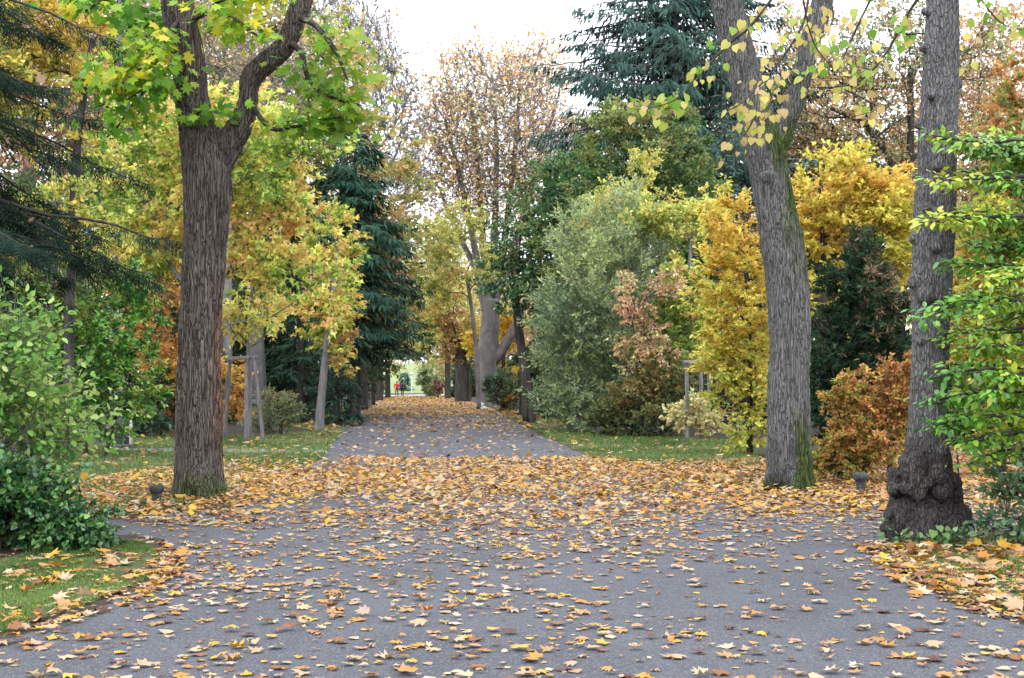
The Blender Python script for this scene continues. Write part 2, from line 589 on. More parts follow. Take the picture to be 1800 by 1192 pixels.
def sample_lobes(lobes, D, n, rng, gap=0.0, gfreq=0.5, shell=2.0, floor=0.05, seed=0, sub=9):
    ppm = FPX / D
    cs, rs = [], []
    for l in lobes:
        u, v, ru, rv = l[:4]
        dy = l[4] if len(l) > 4 else 0.0
        rd = l[5] if len(l) > 5 else (ru + rv) / 2 / ppm
        cs.append(P(u, v, D + dy)); rs.append((ru / ppm, rd, rv / ppm))
    cs, rs = np.array(cs), np.array(rs)
    if sub:                                # break each lobe into uneven boughs
        c2, r2 = [], []
        for c_, r_ in zip(cs, rs):
            for _ in range(sub):
                d_ = nrm(rng.normal(size=3)) * (0.5 + 0.55 * rng.random())
                c2.append(c_ + d_ * r_); r2.append(r_ * (0.2 + 0.28 * rng.random()) * np.array([1, 1, .85]))
            c2.append(c_); r2.append(r_ * 0.88)
        cs, rs = np.array(c2), np.array(r2)
    wt = np.prod(rs, 1) ** 0.7
    acc = np.zeros((0, 3))
    vol = np.prod(rs, 1).sum() * 4.19
    md = 0.5 * (vol / n) ** (1 / 3)
    for tries in range(5):
        m = n * 3
        k = rng.choice(len(cs), m, p=wt / wt.sum())
        d = nrm(rng.normal(size=(m, 3)))
        r = rng.random(m) ** (1 / (1 + shell))
        r = r * (0.62 + 0.85 * fbm(d * 1.9 + k[:, None] * 7.7 + seed, seed + 31, 2)) * np.where(rng.random(m) < 0.1, 1.25, 1.0)
        p = cs[k] + d * r[:, None] * rs[k]
        p = p[p[:, 2] > floor]
        if gap: p = p[fbm(p * gfreq + 17.3, seed + 5) > gap]
        for q in p:
            if len(acc) == 0 or np.min(((acc - q) ** 2).sum(1)) > md * md:
                acc = np.concatenate([acc, q[None]])
                if len(acc) >= n: return acc, cs, rs
        md *= 0.8
    return acc, cs, rs

def autumn(c):
    """Yellow pigments reflect almost as much green as red, and a little blue."""
    c = np.array(c, float)
    warm = np.clip((c[:, 0] - 0.8 * c[:, 1]) / np.maximum(c[:, 0], 1e-6), 0, .35)
    c[:, 1] *= 1 + 0.3 * warm
    c[:, 2] += 0.09 * np.minimum(c[:, 0], c[:, 1])
    return c

LEAF_MULT = 1.5

def tree(name, label, cat, D, base, trunks, lobes, n, nl, size, pal, tmpl=T_KITE, bark=B_GREY, mat=None, group=None, spread=None,
         flat=0.5, upness=0.8, jit=0.6, droop=0.3, gap=0.42, gfreq=0.5, shell=2.0, rtip=0.006, up=0.2, seed=1, leaf_n=0, cvar=0.22, cfreq=0.6,
         step=0.5, zcol=0.0, crown='crown', rmin=0.005, tk=5, wpath=0.25, sweepk=14, sub=9, lum=1.42, twigs=0, twig_len=1.0, twig_r=.012, sup=0.15, slf=2.3):
    rng = np.random.default_rng(seed * 7919 + 13)
    nl = int(nl * LEAF_MULT)
    mat = mat or M_LEAF
    b = G(*base)
    t = thing(name, label, cat, b, group)
    paths = [px_path(p, D) for p in trunks]
    att, cs, rs = sample_lobes(lobes, D, n, rng, gap, gfreq, shell, seed=seed, sub=sub)
    rs0 = np.array([(l[2] * D / FPX, (l[5] if len(l) > 5 else (l[2] + l[3]) / 2 * D / FPX), l[3] * D / FPX) for l in lobes])
    A, B, ra, rb, td = grow(paths, att, rtip, seed, up, step, wpath, rmin)
    parts = []
    V, T = tubes(A, B, ra, rb, tk)
    parts.append((V, T, np.ones((len(V), 3))))
    if twigs:
        na = len(att) * twigs
        k = np.repeat(np.arange(len(att)), twigs)
        dv = nrm(td[k] * 0.8 + rng.normal(0, .6, (na, 3)) + np.array([0, 0, .35])) * (twig_len * (0.4 + 0.9 * rng.random((na, 1))))
        mid = att[k] + dv * .5 + rng.normal(0, .06 * twig_len, (na, 3))
        V, T = tubes(np.concatenate([att[k], mid]), np.concatenate([mid, att[k] + dv]), np.full(2 * na, twig_r), np.repeat([twig_r * .8, twig_r * .5], na), 3)
        parts.append((V, T, np.ones((len(V), 3))))
    for k, p in enumerate(paths):
        V, T = sweep(p, sweepk, 0.05, seed + k)
        parts.append((V, T, np.ones((len(V), 3))))
    V, T, C = join(parts)
    link('trunk', mesh('trunk', V - b, T, bark, None, True), t)
    if nl:
        sp = spread or (0.7 * np.prod(rs0, 1).sum() * 4.19 / len(att)) ** (1 / 3) * 0.40
        # leaves sit along short sprays that fan out from each twig end
        spn = 5
        ks = np.repeat(np.arange(len(att)), spn)
        S = len(ks)
        ctr = (cs * np.prod(rs, 1)[:, None]).sum(0) / np.prod(rs, 1).sum()
        sdir = nrm(td[ks] * 0.5 + 0.45 * nrm(att[ks] - ctr) + rng.normal(0, .62, (S, 3)) * np.array([1, 1, flat * 1.3]) + np.array([0, 0, sup]))
        slen = sp * slf * (0.45 + 0.9 * rng.random(S))
        stone_ = rng.normal(0, .24, S); slum = 0.78 + 0.44 * rng.random(S)
        j = rng.integers(0, S, nl)
        k = ks[j]
        f = rng.random(nl) ** 0.75
        lat = rng.normal(size=(nl, 3)) * np.array([1, 1, flat])
        c = att[k] + sdir[j] * (slen[j] * f)[:, None] + lat * (sp * 0.2 * (1.15 - 0.7 * f))[:, None] + np.array([0, 0, -1.0]) * (droop * sp * 0.5 * f ** 2)[:, None]
        ok = c[:, 2] > 0.02
        c, k, j, lat = c[ok], k[ok], j[ok], lat[ok]
        m = len(c)
        outw = nrm(c - ctr)
        nor = nrm(np.array([0, 0, upness]) + 0.3 * outw + rng.normal(size=(m, 3)) * jit)
        tip = nrm(sdir[j] * 0.7 + nrm(lat) * 0.6 + rng.normal(size=(m, 3)) * .35 + np.array([0, 0, -droop * .6]))
        s = size * (0.55 + 0.7 * rng.random(m))
        zz = (c[:, 2] - c[:, 2].min()) / max(1e-6, np.ptp(c[:, 2])) - 0.5
        tt = 0.5 + 2.0 * (fbm(att[k] * cfreq + 3.1, seed, 2) - 0.5) + stone_[j] + rng.normal(0, cvar, m) + zcol * zz
        cols = autumn(pick(pal, tt)) * lum * (slum[j] * (0.75 + 0.5 * rng.random(m)))[:, None]
        cols = np.minimum(cols, .85)
        if D < 47:
            V, T = tubes(att[ks], att[ks] + sdir * (slen * .95)[:, None], np.full(S, .004), np.full(S, .0018), 3)
            link('twigs', mesh('twigs', V - b, T, bark, None, True), t)['kind'] = 'stuff'
        keep = np.ones(m, bool)
        if leaf_n:
            keep = leaf_objects(t, b, c, tip, nor, s, cols, tmpl, mat, leaf_n)
        V, T, C = leaves(c[keep], tip[keep], nor[keep], s[keep], cols[keep], tmpl)
        o = link(crown, mesh(crown, V - b, T, mat, C), t)
        if leaf_n: o['kind'] = 'stuff'
    return t

# ------------------------------------------------------------------ conifers
def conifer(name, label, D, u, vtop, rpx, pal, vlow=None, base_v=None, whorl=0.45, nb=6, droop=0.35, spray=0.3, seed=1, weep=0.6, trunk_r=0.2,
            prof=0.8, tmpl=T_TUFT, dens=1.0, group=None, cat='conifer', bark=B_DARK, caught=None, zrange=None, rtop=0.15, lift=0.0, brad=0.008):
    rng = np.random.default_rng(seed * 101 + 5)
    ppm = FPX / D
    b = P(u, 675, D); b[2] = 0
    H = P(u, vtop, D)[2]
    z0 = 0.2 if vlow is None else P(u, vlow, D)[2]
    t = thing(name, label, cat, b, group)
    R = rpx / ppm
    tr = [(b[0], b[1], -0.1, trunk_r * 1.25), (b[0], b[1], 0.6, trunk_r), (b[0] + .05, b[1], H * 0.5, trunk_r * 0.6), (b[0], b[1], H, 0.02)]
    V, T = sweep(tr, 12, 0.05, seed)
    parts = [(V, T, None)]
    segA, segB, r1, r2 = [], [], [], []
    sp_c, sp_t, sp_n, sp_s = [], [], [], []
    z = z0
    zmax = H - 0.3 if zrange is None else min(H - .3, zrange)
    while z < zmax:
        fz = (z - z0) / max(0.1, H - z0)
        L = R * max(rtop * (1 - fz), (1 - fz) ** prof) * (0.8 + 0.35 * rng.random())
        if vlow is not None and fz < 0.12: L *= 0.55 + 0.45 * fz / 0.12
        for q in range(nb):
            az = rng.random() * 6.283
            Lq = L * (0.72 + 0.45 * rng.random())
            d = np.array([math.cos(az), math.sin(az), 0])
            m = max(3, int(Lq / 0.35))
            s = np.linspace(0, 1, m + 1)
            dr = droop * (0.6 + 0.8 * rng.random())
            zz = z + rng.normal(0, whorl * 0.3) + Lq * (lift * s - dr * s ** 1.4 + 0.25 * dr * s ** 4)
            pts = np.array([b[0], b[1], 0]) + d * (s * Lq)[:, None]
            pts[:, 2] = zz
            pts[1:-1] += rng.normal(0, 0.03, (m - 1, 3))
            br = brad + 0.011 * Lq
            for a in range(m):
                segA.append(pts[a]); segB.append(pts[a + 1])
                r1.append(br * (1 - s[a] * .85)); r2.append(br * (1 - s[a + 1] * .85))
            side = np.array([-d[1], d[0], 0])
            ns = max(4, int(Lq / spray * 3.2 * dens))
            f = 0.12 + 0.88 * rng.random(ns) ** 0.8
            i = np.minimum((f * m).astype(int), m - 1)
            g = f * m - i
            pc = pts[i] * (1 - g)[:, None] + pts[i + 1] * g[:, None]
            sg = np.where(rng.random(ns) < 0.5, -1, 1)
            wl = np.minimum(0.35 * Lq * (1.05 - f), 1.1) * rng.random(ns)
            pc = pc + side * (sg * wl)[:, None] + np.array([0, 0, -1.0]) * (wl * weep * 0.7 * rng.random(ns))[:, None]
            tp = side[None] * (sg * (0.5 + 0.3 * rng.random(ns)))[:, None] + d * (0.5 + 0.4 * rng.random((ns, 1))) + np.array([0, 0, -1.0]) * (weep * (0.3 + 1.2 * rng.random((ns, 1)))) + rng.normal(0, .2, (ns, 3))
            sp_c.append(pc); sp_t.append(tp)
            sp_n.append(np.array([0, 0, 1.0]) + d * 0.6 * weep + rng.normal(0, .45, (ns, 3)))
            sp_s.append(spray * (0.6 + 0.8 * rng.random(ns)))
        z += whorl * (0.7 + 0.6 * rng.random())
    A, B = np.array(segA), np.array(segB)
    V, T = tubes(A, B, np.array(r1), np.array(r2), 4)
    parts.append((V, T, None))
    Vs = np.concatenate([p[0] for p in parts])
    Ts = np.concatenate([parts[0][1], parts[1][1] + len(parts[0][0])])
    link('trunk', mesh('trunk', Vs - b, Ts, bark, None, True), t)
    c = np.concatenate(sp_c); tp = np.concatenate(sp_t); no = np.concatenate(sp_n); s = np.concatenate(sp_s)
    ok = c[:, 2] > 0.05
    c, tp, no, s = c[ok], tp[ok], no[ok], s[ok]
    m = len(c)
    tt = 0.5 + 1.6 * (fbm(c * 0.6, seed, 2) - 0.5) + rng.normal(0, .22, m)
    cols = pick(pal, tt) * (0.75 + 0.5 * rng.random((m, 1)))
    V, T, C = leaves(c, tp, no, s, cols, tmpl)
    link('crown', mesh('crown', V - b, T, M_NEEDLE, C), t)
    if caught:                        # fallen broad leaves lodged in the needles
        k = rng.choice(m, caught)
        cc = c[k] + np.array([0, 0, 0.03])
        V, T, C = leaves(cc, rng.normal(size=(caught, 3)), np.array([0, 0, 1.]) + rng.normal(0, .6, (caught, 3)), 0.11 * (0.7 + .5 * rng.random(caught)),
                         pick([(0.2, .09, .04), (0.45, .26, .13), (0.5, .36, .25)], rng.random(caught)), T_MAPLE)
        o = link('caught_leaves', mesh('caught_leaves', V - b, T, M_LITTER, C), t)
        o['kind'] = 'stuff'
    return t

# ================================================================== SETTING: ground, path, lawns, hill
def sheet(name, pts, z, mat, kind='structure'):
    p2 = [Vector((float(p[0]), float(p[1]))) for p in pts]
    n = len(p2)
    vs, _, fs, *_r = delaunay_2d_cdt(p2, [(i, (i + 1) % n) for i in range(n)], [], 1, 1e-5)
    T = []
    for f in fs:
        a, b, c = (vs[i] for i in f)
        T.append(f if (b - a).cross(c - a) > 0 else f[::-1])
    return link(name, mesh(name, np.array([(v.x, v.y, z) for v in vs]), np.array(T), mat), kind=kind)

def gp(pts):
    return [G(u, v)[:2] for u, v in pts]

def wob(pts, amp=0.12, step=0.5, seed=0):
    """Subdivide an outline and make it slightly uneven, as worn edges are."""
    out = []
    n = len(pts)
    for i in range(n):
        a, b = np.array(pts[i], float), np.array(pts[(i + 1) % n], float)
        m = max(1, min(60, int(np.linalg.norm(b - a) / step)))
        for k in range(m):
            out.append(a + (b - a) * k / m)
    out = np.array(out)
    q = np.c_[out, np.zeros(len(out))]
    out[:, 0] += (vnoise(q * 1.1 + 5, seed) + 0.6 * vnoise(q * 3.1, seed + 9) - 0.8) * amp
    out[:, 1] += (vnoise(q * 1.1 + 50, seed + 1) + 0.6 * vnoise(q * 3.1, seed + 8) - 0.8) * amp
    return out

sheet('ground', [(-240, -15), (240, -15), (240, 470), (-240, 470)], 0, M_SOIL)

PATH = [(-3.4, 1.0), (3.6, 1.0), (5.2, 6.5)] + gp([(1800, 1092), (1690, 1055), (1590, 1010), (1535, 968), (1600, 948)]) + [(7.2, 14.3), (16, 14.6), (16, 18.2)] + \
    gp([(1700, 884), (1360, 884), (1180, 836), (1050, 811), (990, 782), (935, 756), (885, 730), (862, 716), (820, 704)]) + \
    gp([(668, 704), (648, 713), (618, 728), (600, 742), (590, 765), (566, 806), (500, 850), (420, 894), (250, 909)]) + [(-6.5, 16.2), (-14, 16.5), (-14, 13.9)] + \
    gp([(150, 938), (255, 952), (300, 985), (262, 1022), (150, 1070), (0, 1118)]) + [(-3.6, 7.2), (-3.6, 5)]
sheet('path', wob(PATH, 0.16, 0.4, 3), 0.004, M_ASPHALT)
sheet('leaf_covered_path', wob(gp([(622, 727), (648, 713), (668, 703), (688, 696.5), (770, 696.5), (822, 704), (862, 716), (884, 728)]), 0.5, 1.5, 4), 0.008, M_FARLITTER)
FARROAD = [(-18, 176), (-17, 192), (-9, 214), (4, 232), (22, 236), (22, 226), (6, 220), (-4, 206), (-8.5, 192), (-9, 176)]
sheet('far_road', FARROAD, 0.012, M_ROADFAR)
LAWN_L = gp([(230, 768), (420, 768), (610, 757), (592, 770), (566, 807), (500, 832), (430, 858), (330, 895), (240, 905), (170, 915), (90, 880), (60, 830), (120, 800)])
LAWN_R = gp([(938, 757), (1020, 754), (1210, 770), (1330, 780), (1330, 822), (1180, 822), (1140, 822), (1052, 808), (992, 782)])
VERGE_L = gp([(592, 765), (600, 744), (618, 729), (648, 714), (560, 716), (480, 745)])
VERGE_R = gp([(936, 755), (886, 730), (862, 716), (960, 716), (1040, 745)])
MOSS_L = gp([(-260, 1118), (0, 1116), (150, 1066), (258, 1022), (293, 985), (252, 955), (150, 945), (0, 985), (-260, 1000)])
MOSS_R = gp([(1545, 968), (1598, 1010), (1695, 1053), (1800, 1088), (1990, 1120), (1990, 965), (1750, 945), (1610, 950)])
for k, (nm, pg) in enumerate([('lawn', LAWN_L), ('lawn', LAWN_R), ('grass_verge', VERGE_L), ('grass_verge', VERGE_R), ('grass_verge', MOSS_L), ('grass_verge', MOSS_R)]):
    sheet(nm, wob(pg, 0.2, 0.4, 20 + k), (0.008 if k in (0, 1, 4, 5) else 0.012), M_LAWN if k < 4 else mat_noise('mossy_soil', [(0.4, (0.05, 0.038, 0.025)), (0.52, (0.06, 0.075, 0.02)), (0.68, (0.10, 0.17, 0.04))], 3.5, 8))
sheet('side_path', wob(gp([(200, 788), (400, 790.5), (566, 791), (575, 797), (400, 796.5), (200, 793)]), 0.1, 0.5, 6), 0.022, mat_noise('gravel_path', [(0.3, (0.22, 0.21, 0.2)), (0.7, (0.36, 0.34, 0.32))], 20))
sheet('side_path', wob(gp([(945, 750), (1040, 750.5), (1200, 752), (1200, 755.5), (1040, 754.5), (935, 754)]), 0.1, 0.5, 7), 0.023, M_ASPHALT)

SOIL_L = gp([(-260, 1135), (0, 1130), (160, 1078), (280, 1030), (318, 985), (270, 948), (150, 938), (0, 985), (-260, 1000)])
SOIL_R = gp([(1515, 968), (1570, 1015), (1680, 1063), (1800, 1100), (1990, 1140), (1990, 965), (1750, 945), (1590, 945)])
for k, pg in enumerate((SOIL_L, SOIL_R)):
    sheet('soil_strip', wob(pg, 0.2, 0.3, 40 + k), 0.0055, M_SOIL)

# far meadow hill beyond the end of the avenue
gx, gy = np.meshgrid(np.linspace(-90, 110, 50), np.linspace(232, 420, 40))
gz = 7.5 * np.clip((gy - 236) / 110, 0, 1) ** 0.8 * np.exp(-((gx + 5) / 60) ** 2) + 0.4 * (fbm(np.c_[gx.ravel() * .05, gy.ravel() * .05, gx.ravel() * 0], 4).reshape(gx.shape) - .5) * np.clip((gy - 236) / 30, 0, 1) - 0.05
ii = np.arange(50 * 39).reshape(39, 50)[:, :49].ravel()
link('hill', mesh('hill', np.c_[gx.ravel(), gy.ravel(), gz.ravel()], np.concatenate([np.c_[ii, ii + 1, ii + 50], np.c_[ii + 1, ii + 51, ii + 50]]), M_MEADOW, None, True), kind='structure')

# ================================================================== HERO TRUNKS
def apply_mods(ob):
    dg = bpy.context.evaluated_depsgraph_get()
    dg.update()
    me = bpy.data.meshes.new_from_object(ob.evaluated_get(dg))
    return me

def hero_trunk(paths, blobs, voxel, col, furrow=0.045, amp=0.013, smooth=5, seed=0, moss=None, stain_or_lit=None, stretch=7.0, dark=0.45, naxis=1, bark=None):
    """Union of tapering limbs and burls with bark furrows raised as real relief."""
    Vs, Ts, n = [], [], 0
    for k, p in enumerate(paths):
        V, T = sweep(p, 28, 0.035, seed + k)
        Vs.append(V); Ts.append(T + n); n += len(V)
    for x, y, z, r in blobs:
        bm = bmesh.new()
        bmesh.ops.create_icosphere(bm, subdivisions=2, radius=r)
        V = np.array([v.co[:] for v in bm.verts])
        T = np.array([[v.index for v in f.verts] for f in bm.faces])
        bm.free()
        V = V * np.array([1, 1, 1.15]) * (0.8 + 0.4 * fbm(V / r * 1.2 + x * 7, 3))[:, None] + np.array([x, y, z])
        Vs.append(V); Ts.append(T + n); n += len(V)
    me = mesh('temporary', np.concatenate(Vs), np.concatenate(Ts), B_HERO)
    ob = bpy.data.objects.new('temporary', me)
    COL.objects.link(ob)
    m = ob.modifiers.new('r', 'REMESH'); m.mode = 'VOXEL'; m.voxel_size = voxel
    m = ob.modifiers.new('s', 'SMOOTH'); m.iterations = smooth; m.factor = 0.5
    me2 = apply_mods(ob)
    bpy.data.objects.remove(ob); bpy.data.meshes.remove(me)
    nv = len(me2.vertices)
    V = np.zeros(nv * 3, np.float32); me2.vertices.foreach_get('co', V); V = V.reshape(-1, 3).astype(float)
    NV = np.zeros(nv * 3, np.float32); me2.vertices.foreach_get('normal', NV); NV = NV.reshape(-1, 3)
    # bark coordinates: height along each limb and the offset from its smooth centreline
    best = np.full(nv, 1e9); arc = np.zeros(nv); rad = np.zeros((nv, 3))
    for k, p in enumerate(paths[:naxis]):
        p = np.array(p)
        o_ = np.argsort(p[:, 2])
        zg = np.linspace(p[:, 2].min(), p[:, 2].max(), 120)
        ker = np.ones(13) / 13
        cen = [np.convolve(np.pad(np.interp(zg, p[o_, 2], p[o_, j]), 6, 'edge'), ker, 'valid') for j in (0, 1, 3)]
        cx, cy_, cr_ = (np.interp(V[:, 2], zg, c_) for c_ in cen)
        off = np.c_[V[:, 0] - cx, V[:, 1] - cy_, np.zeros(nv)]
        dist = np.linalg.norm(off, axis=1) / cr_ + np.maximum(0, zg[0] - V[:, 2]) / cr_
        m_ = dist < best
        best[m_] = dist[m_]; arc[m_] = V[m_, 2] + k * 3.7; rad[m_] = off[m_]
    # keep the ridges one width round the trunk: unroll by direction at the local girth
    q = np.c_[rad[:, 0], rad[:, 1], arc / stretch] / furrow
    warp = np.c_[fbm(q * 0.35, seed + 1, 2), fbm(q * 0.35 + 31, seed + 2, 2), fbm(q * .35 + 77, seed + 3, 2)] - 0.5
    q = q + warp * 2.2
    r1 = np.abs(2 * vnoise(q * 0.8, seed + 4) - 1)
    r2 = np.abs(2 * vnoise(q * 1.7 + 9, seed + 5) - 1)
    fur = np.clip(np.minimum(r1 * 1.7, r2 * 2.0 + 0.15), 0, 1)
    fine = fbm(q * np.array([2.5, 2.5, 5]) + 3, seed + 6, 3) - 0.5
    big = fbm(V * np.array([2.2, 2.2, 0.9]), seed + 7, 3) - 0.5
    fur = fur * fur * (3 - 2 * fur)
    h = (fur - 0.6) * amp + fine * amp * 0.55 + big * 0.05
    V2 = V + NV * h[:, None]
    c = np.array(col)[None] * (dark + (1.12 - dark) * fur + 0.5 * fine + 0.5 * (fbm(V * np.array([3, 3, 0.8]), seed + 8) - 0.5))[:, None]
    if moss is not None:
        c = c * (1 - moss(V, NV)[:, None]) + np.array([[0.06, 0.085, 0.014]]) * (0.5 + fur)[:, None] * moss(V, NV)[:, None]
    if stain_or_lit is not None:  # bark stains, and on the maple a lit edge painted as colour
        sw, scol = stain_or_lit(V, NV)
        c = c * (1 - sw[:, None]) + np.array([scol]) * (0.4 + 0.8 * fur)[:, None] * sw[:, None]
    me2.vertices.foreach_set('co', V2.astype(np.float32).ravel())
    for a in list(me2.color_attributes): me2.color_attributes.remove(a)
    at = me2.color_attributes.new('tint', 'FLOAT_COLOR', 'POINT')
    cc = np.ones((nv, 4), np.float32); cc[:, :3] = np.clip(c, 0.006, 1)
    at.data.foreach_set('color', cc.ravel())
    me2.polygons.foreach_set('use_smooth', np.ones(len(me2.polygons), bool))
    me2.materials.clear(); me2.materials.append(bark or B_HERO)
    me2.update()
    return me2

def shift(me, b):
    me.transform(Matrix.Translation((-b[0], -b[1], -b[2])))
    return me

def twig_mesh(name, paths, mat, b):
    V, T = [], []
    n = 0
    for p in paths:
        v, t = sweep(p, 6, 0.0)
        V.append(v); T.append(t + n); n += len(v)
    return mesh(name, np.concatenate(V) - b, np.concatenate(T), mat, None, True)

sstep = lambda x, a, b: np.clip((x - a) / (b - a), 0, 1) ** 2 * (3 - 2 * np.clip((x - a) / (b - a), 0, 1))

# ---- maple at the left of the path
D1 = 18.6
b1 = G(350, 875)
mp_main = px_path([(350, 892, 62), (350, 875, 54), (350, 855, 47), (350, 825, 43), (350, 780, 41.5), (351, 700, 40), (352, 600, 38), (356, 500, 39), (362, 400, 39), (364, 320, 42),
                   (357, 262, 39), (345, 215, 33), (336, 165, 30), (328, 100, 30), (319, 50, 30), (310, 0, 29), (296, -90, 27), (285, -170, 25)], D1)
mp_limb = px_path([(372, 320, 30), (386, 282, 27), (404, 250, 24), (424, 218, 21), (434, 190, 18), (437, 165, 16), (439, 145, 18), (450, 126, 20), (474, 106, 20), (498, 84, 19),
                   (512, 56, 19), (522, 25, 20), (532, -5, 20), (548, -70, 18), (560, -150, 16)], D1)
mp_roots = [px_path([(345, 825, 26), (322, 862, 21), (298, 888, 12)], D1 - .05), px_path([(352, 825, 26, -.15), (357, 862, 22, -.32), (364, 895, 12, -.5)], D1),
            px_path([(356, 825, 26), (382, 862, 19), (403, 888, 11)], D1), px_path([(350, 845, 20, .1), (345, 870, 20, .4), (338, 880, 10, .7)], D1)]
mp_stub = px_path([(372, 60, 9), (384, 34, 9), (400, 52, 7)], D1 + .1)
def m1(V, Nn):
    return np.clip(sstep(0.55 + 0.5 * (fbm(V * 4, 3) - .5) - V[:, 2], 0, 0.5), 0, 1) * 0.8
def lit_edge1(V, Nn):  # reddish light on the right-facing bark, painted into the trunk tint
    return sstep(Nn[:, 0], 0.55, 0.95) * sstep(V[:, 2], 0.3, 1.0) * sstep(3.2 - V[:, 2], 0, 1.2) * 0.7, (0.21, 0.105, 0.065)
maple = thing('maple_tree', 'big maple with deeply furrowed brown trunk, forked limb and green-yellow leaves', 'tree', b1)
link('trunk', shift(hero_trunk([mp_main, mp_limb] + mp_roots + [mp_stub], [], 0.0142, (0.135, 0.109, 0.09), 0.03, 0.02, 3, 1, m1, lit_edge1, 9.0, 0.72, 2), b1), maple)

def spray_crown(t, b, paths, D, mat_twig, n_leaf, size, pal, tmpl, spread, objs, seed, up=0.9, jit=0.55, droop=0.35, mat=None, cvar=.25, cfreq=0.7, flat=0.5, lo=0.25, part='branch'):
    """Fine branches given by hand with leaves set along them; the largest leaves are objects."""
    rng = np.random.default_rng(seed)
    for p in paths:
        link(part, twig_mesh(part, [p], mat_twig, b), t)
    cs, tg = [], []
    L = np.array([sum(np.linalg.norm(np.array(p[i + 1][:3]) - np.array(p[i][:3])) for i in range(len(p) - 1)) for p in paths])
    for i in range(n_leaf):
        p = np.array(paths[rng.choice(len(paths), p=L / L.sum())])
        f = (lo + (1 - lo) * rng.random()) * (len(p) - 1)
        k = min(int(f), len(p) - 2)
        cs.append(p[k, :3] + (p[k + 1, :3] - p[k, :3]) * (f - k))
        tg.append(nrm(p[k + 1, :3] - p[k, :3]))
    cs, tg = np.array(cs), np.array(tg)
    off = rng.normal(size=cs.shape) * spread * np.array([1, 1, flat])
    c = cs + off
    nor = np.array([0, 0, up]) + np.array([0, -.35, 0]) + rng.normal(size=c.shape) * jit
    tip = tg * 0.5 + nrm(off) * 0.7 + np.array([0, 0, -droop]) + rng.normal(size=c.shape) * .3
    s = size * (0.6 + .7 * rng.random(len(c)))
    cols = pick(pal, 0.5 + 2.4 * (fbm(cs * cfreq, seed, 2) - 0.5) + rng.normal(0, cvar, len(c))) * (0.8 + .4 * rng.random((len(c), 1)))
    return c, nrm(tip), nrm(nor), s, cols

PAL_MAPLE = [(0.06, 0.17, 0.014), (0.10, 0.25, 0.018), (0.16, 0.32, 0.02), (0.24, 0.37, 0.025), (0.40, 0.42, 0.03), (0.6, 0.46, 0.03)]
mb = [  # branches of the maple, in photograph pixels with a depth offset
    [(322, 70, 7), (290, 55, 5, -.4), (250, 70, 4, -.8), (205, 105, 2.5, -1.1), (180, 150, 1.5, -1.2)],
    [(325, 95, 5), (285, 130, 4, -.3), (240, 175, 3, -.5), (205, 225, 1.5, -.6)],
    [(318, 30, 5), (280, 80, 4, -.9), (245, 120, 3, -1.3), (210, 150, 1.5, -1.5)],
    [(300, -60, 8), (250, -30, 6, -.5), (190, -5, 4, -.9), (150, 20, 2, -1.1)],
    [(330, 120, 6), (300, 120, 4, -.5), (260, 150, 3, -.9), (225, 175, 1.5, -1.2)],
    [(330, 40, 6), (375, 20, 5, -.5), (420, 40, 4, -.9), (455, 65, 2, -1.0)],
    [(328, 60, 6, .2), (300, 40, 4, .6), (260, 30, 3, 1.0), (215, 45, 1.5, 1.3)],
    [(505, 70, 6), (530, 95, 5, -.3), (545, 145, 4, -.5), (585, 172, 3, -.6), (635, 185, 1.5, -.7)],
    [(520, 30, 6), (555, 45, 5, -.4), (590, 90, 4, -.6), (610, 140, 2, -.8)],
    [(437, 175, 5), (475, 225, 4, -.3), (520, 222, 3, -.5), (560, 212, 2.5, -.6), (600, 205, 1.5, -.7)],
    [(340, 205, 4), (352, 196, 3, -.45), (366, 192, 2, -.55)],
    [(530, 0, 6), (480, -20, 5, -.6), (420, -10, 4, -1.0), (370, 10, 2, -1.2)],
    [(300, -80, 8), (240, -70, 6, .4), (170, -40, 4, .8), (130, 10, 2, 1.0)],
]
mb = [px_path(p, D1) for p in mb]
c, tp, no, s, cl = spray_crown(maple, b1, mb, D1, B_DARK, 1700, 0.155, PAL_MAPLE, T_MAPLE, 0.2, 300, 5, cfreq=0.9, droop=.35, flat=.32, lo=.3)
# right-hand clusters are greener, the left ones more yellow
u_, v_, _f = project(c)
gr = sstep(u_, 440, 520) * (0.55 + 0.45 * sstep(v_, 20, 100))
cl = 1.25 * cl * (1 - 0.82 * gr[:, None]) + np.array([[0.085, 0.24, 0.016]]) * (0.82 * gr)[:, None] * (0.75 + .5 * RNG.random((len(cl), 1)))
kp = leaf_objects(maple, b1, c, tp, no, s, cl, T_MAPLE, M_LEAF, 300, 9)
V, T, C = leaves(c[kp], tp[kp], no[kp], s[kp], cl[kp], T_MAPLE)
link('crown', mesh('crown', V - b1, T, M_LEAF, C), maple, kind='stuff')

# ---- lime tree at the right of the path
D2 = 20.2
b2 = G(1388, 860)
l_main = px_path([(1390, 876, 50), (1390, 860, 45), (1389, 835, 40), (1388, 765, 38), (1387, 680, 36), (1388, 600, 35.5), (1383, 500, 37), (1374, 430, 38), (1362, 360, 34), (1351, 300, 33),
                  (1342, 255, 36), (1328, 205, 34), (1312, 150, 30), (1298, 90, 29), (1286, 40, 28), (1274, -10, 28), (1258, -80, 26), (1240, -170, 24)], D2)
l_limb = px_path([(1355, 275, 24), (1372, 235, 23), (1388, 200, 19), (1401, 165, 17), (1412, 120, 18), (1424, 75, 18), (1438, 33, 18), (1450, -15, 18), (1468, -90, 16), (1490, -170, 14)], D2)
l_roots = [px_path([(1375, 820, 22), (1358, 850, 16), (1343, 868, 8)], D2), px_path([(1400, 820, 24), (1418, 848, 17), (1436, 866, 8)], D2), px_path([(1390, 825, 22, -.2), (1392, 855, 15, -.4), (1394, 872, 8, -.6)], D2)]
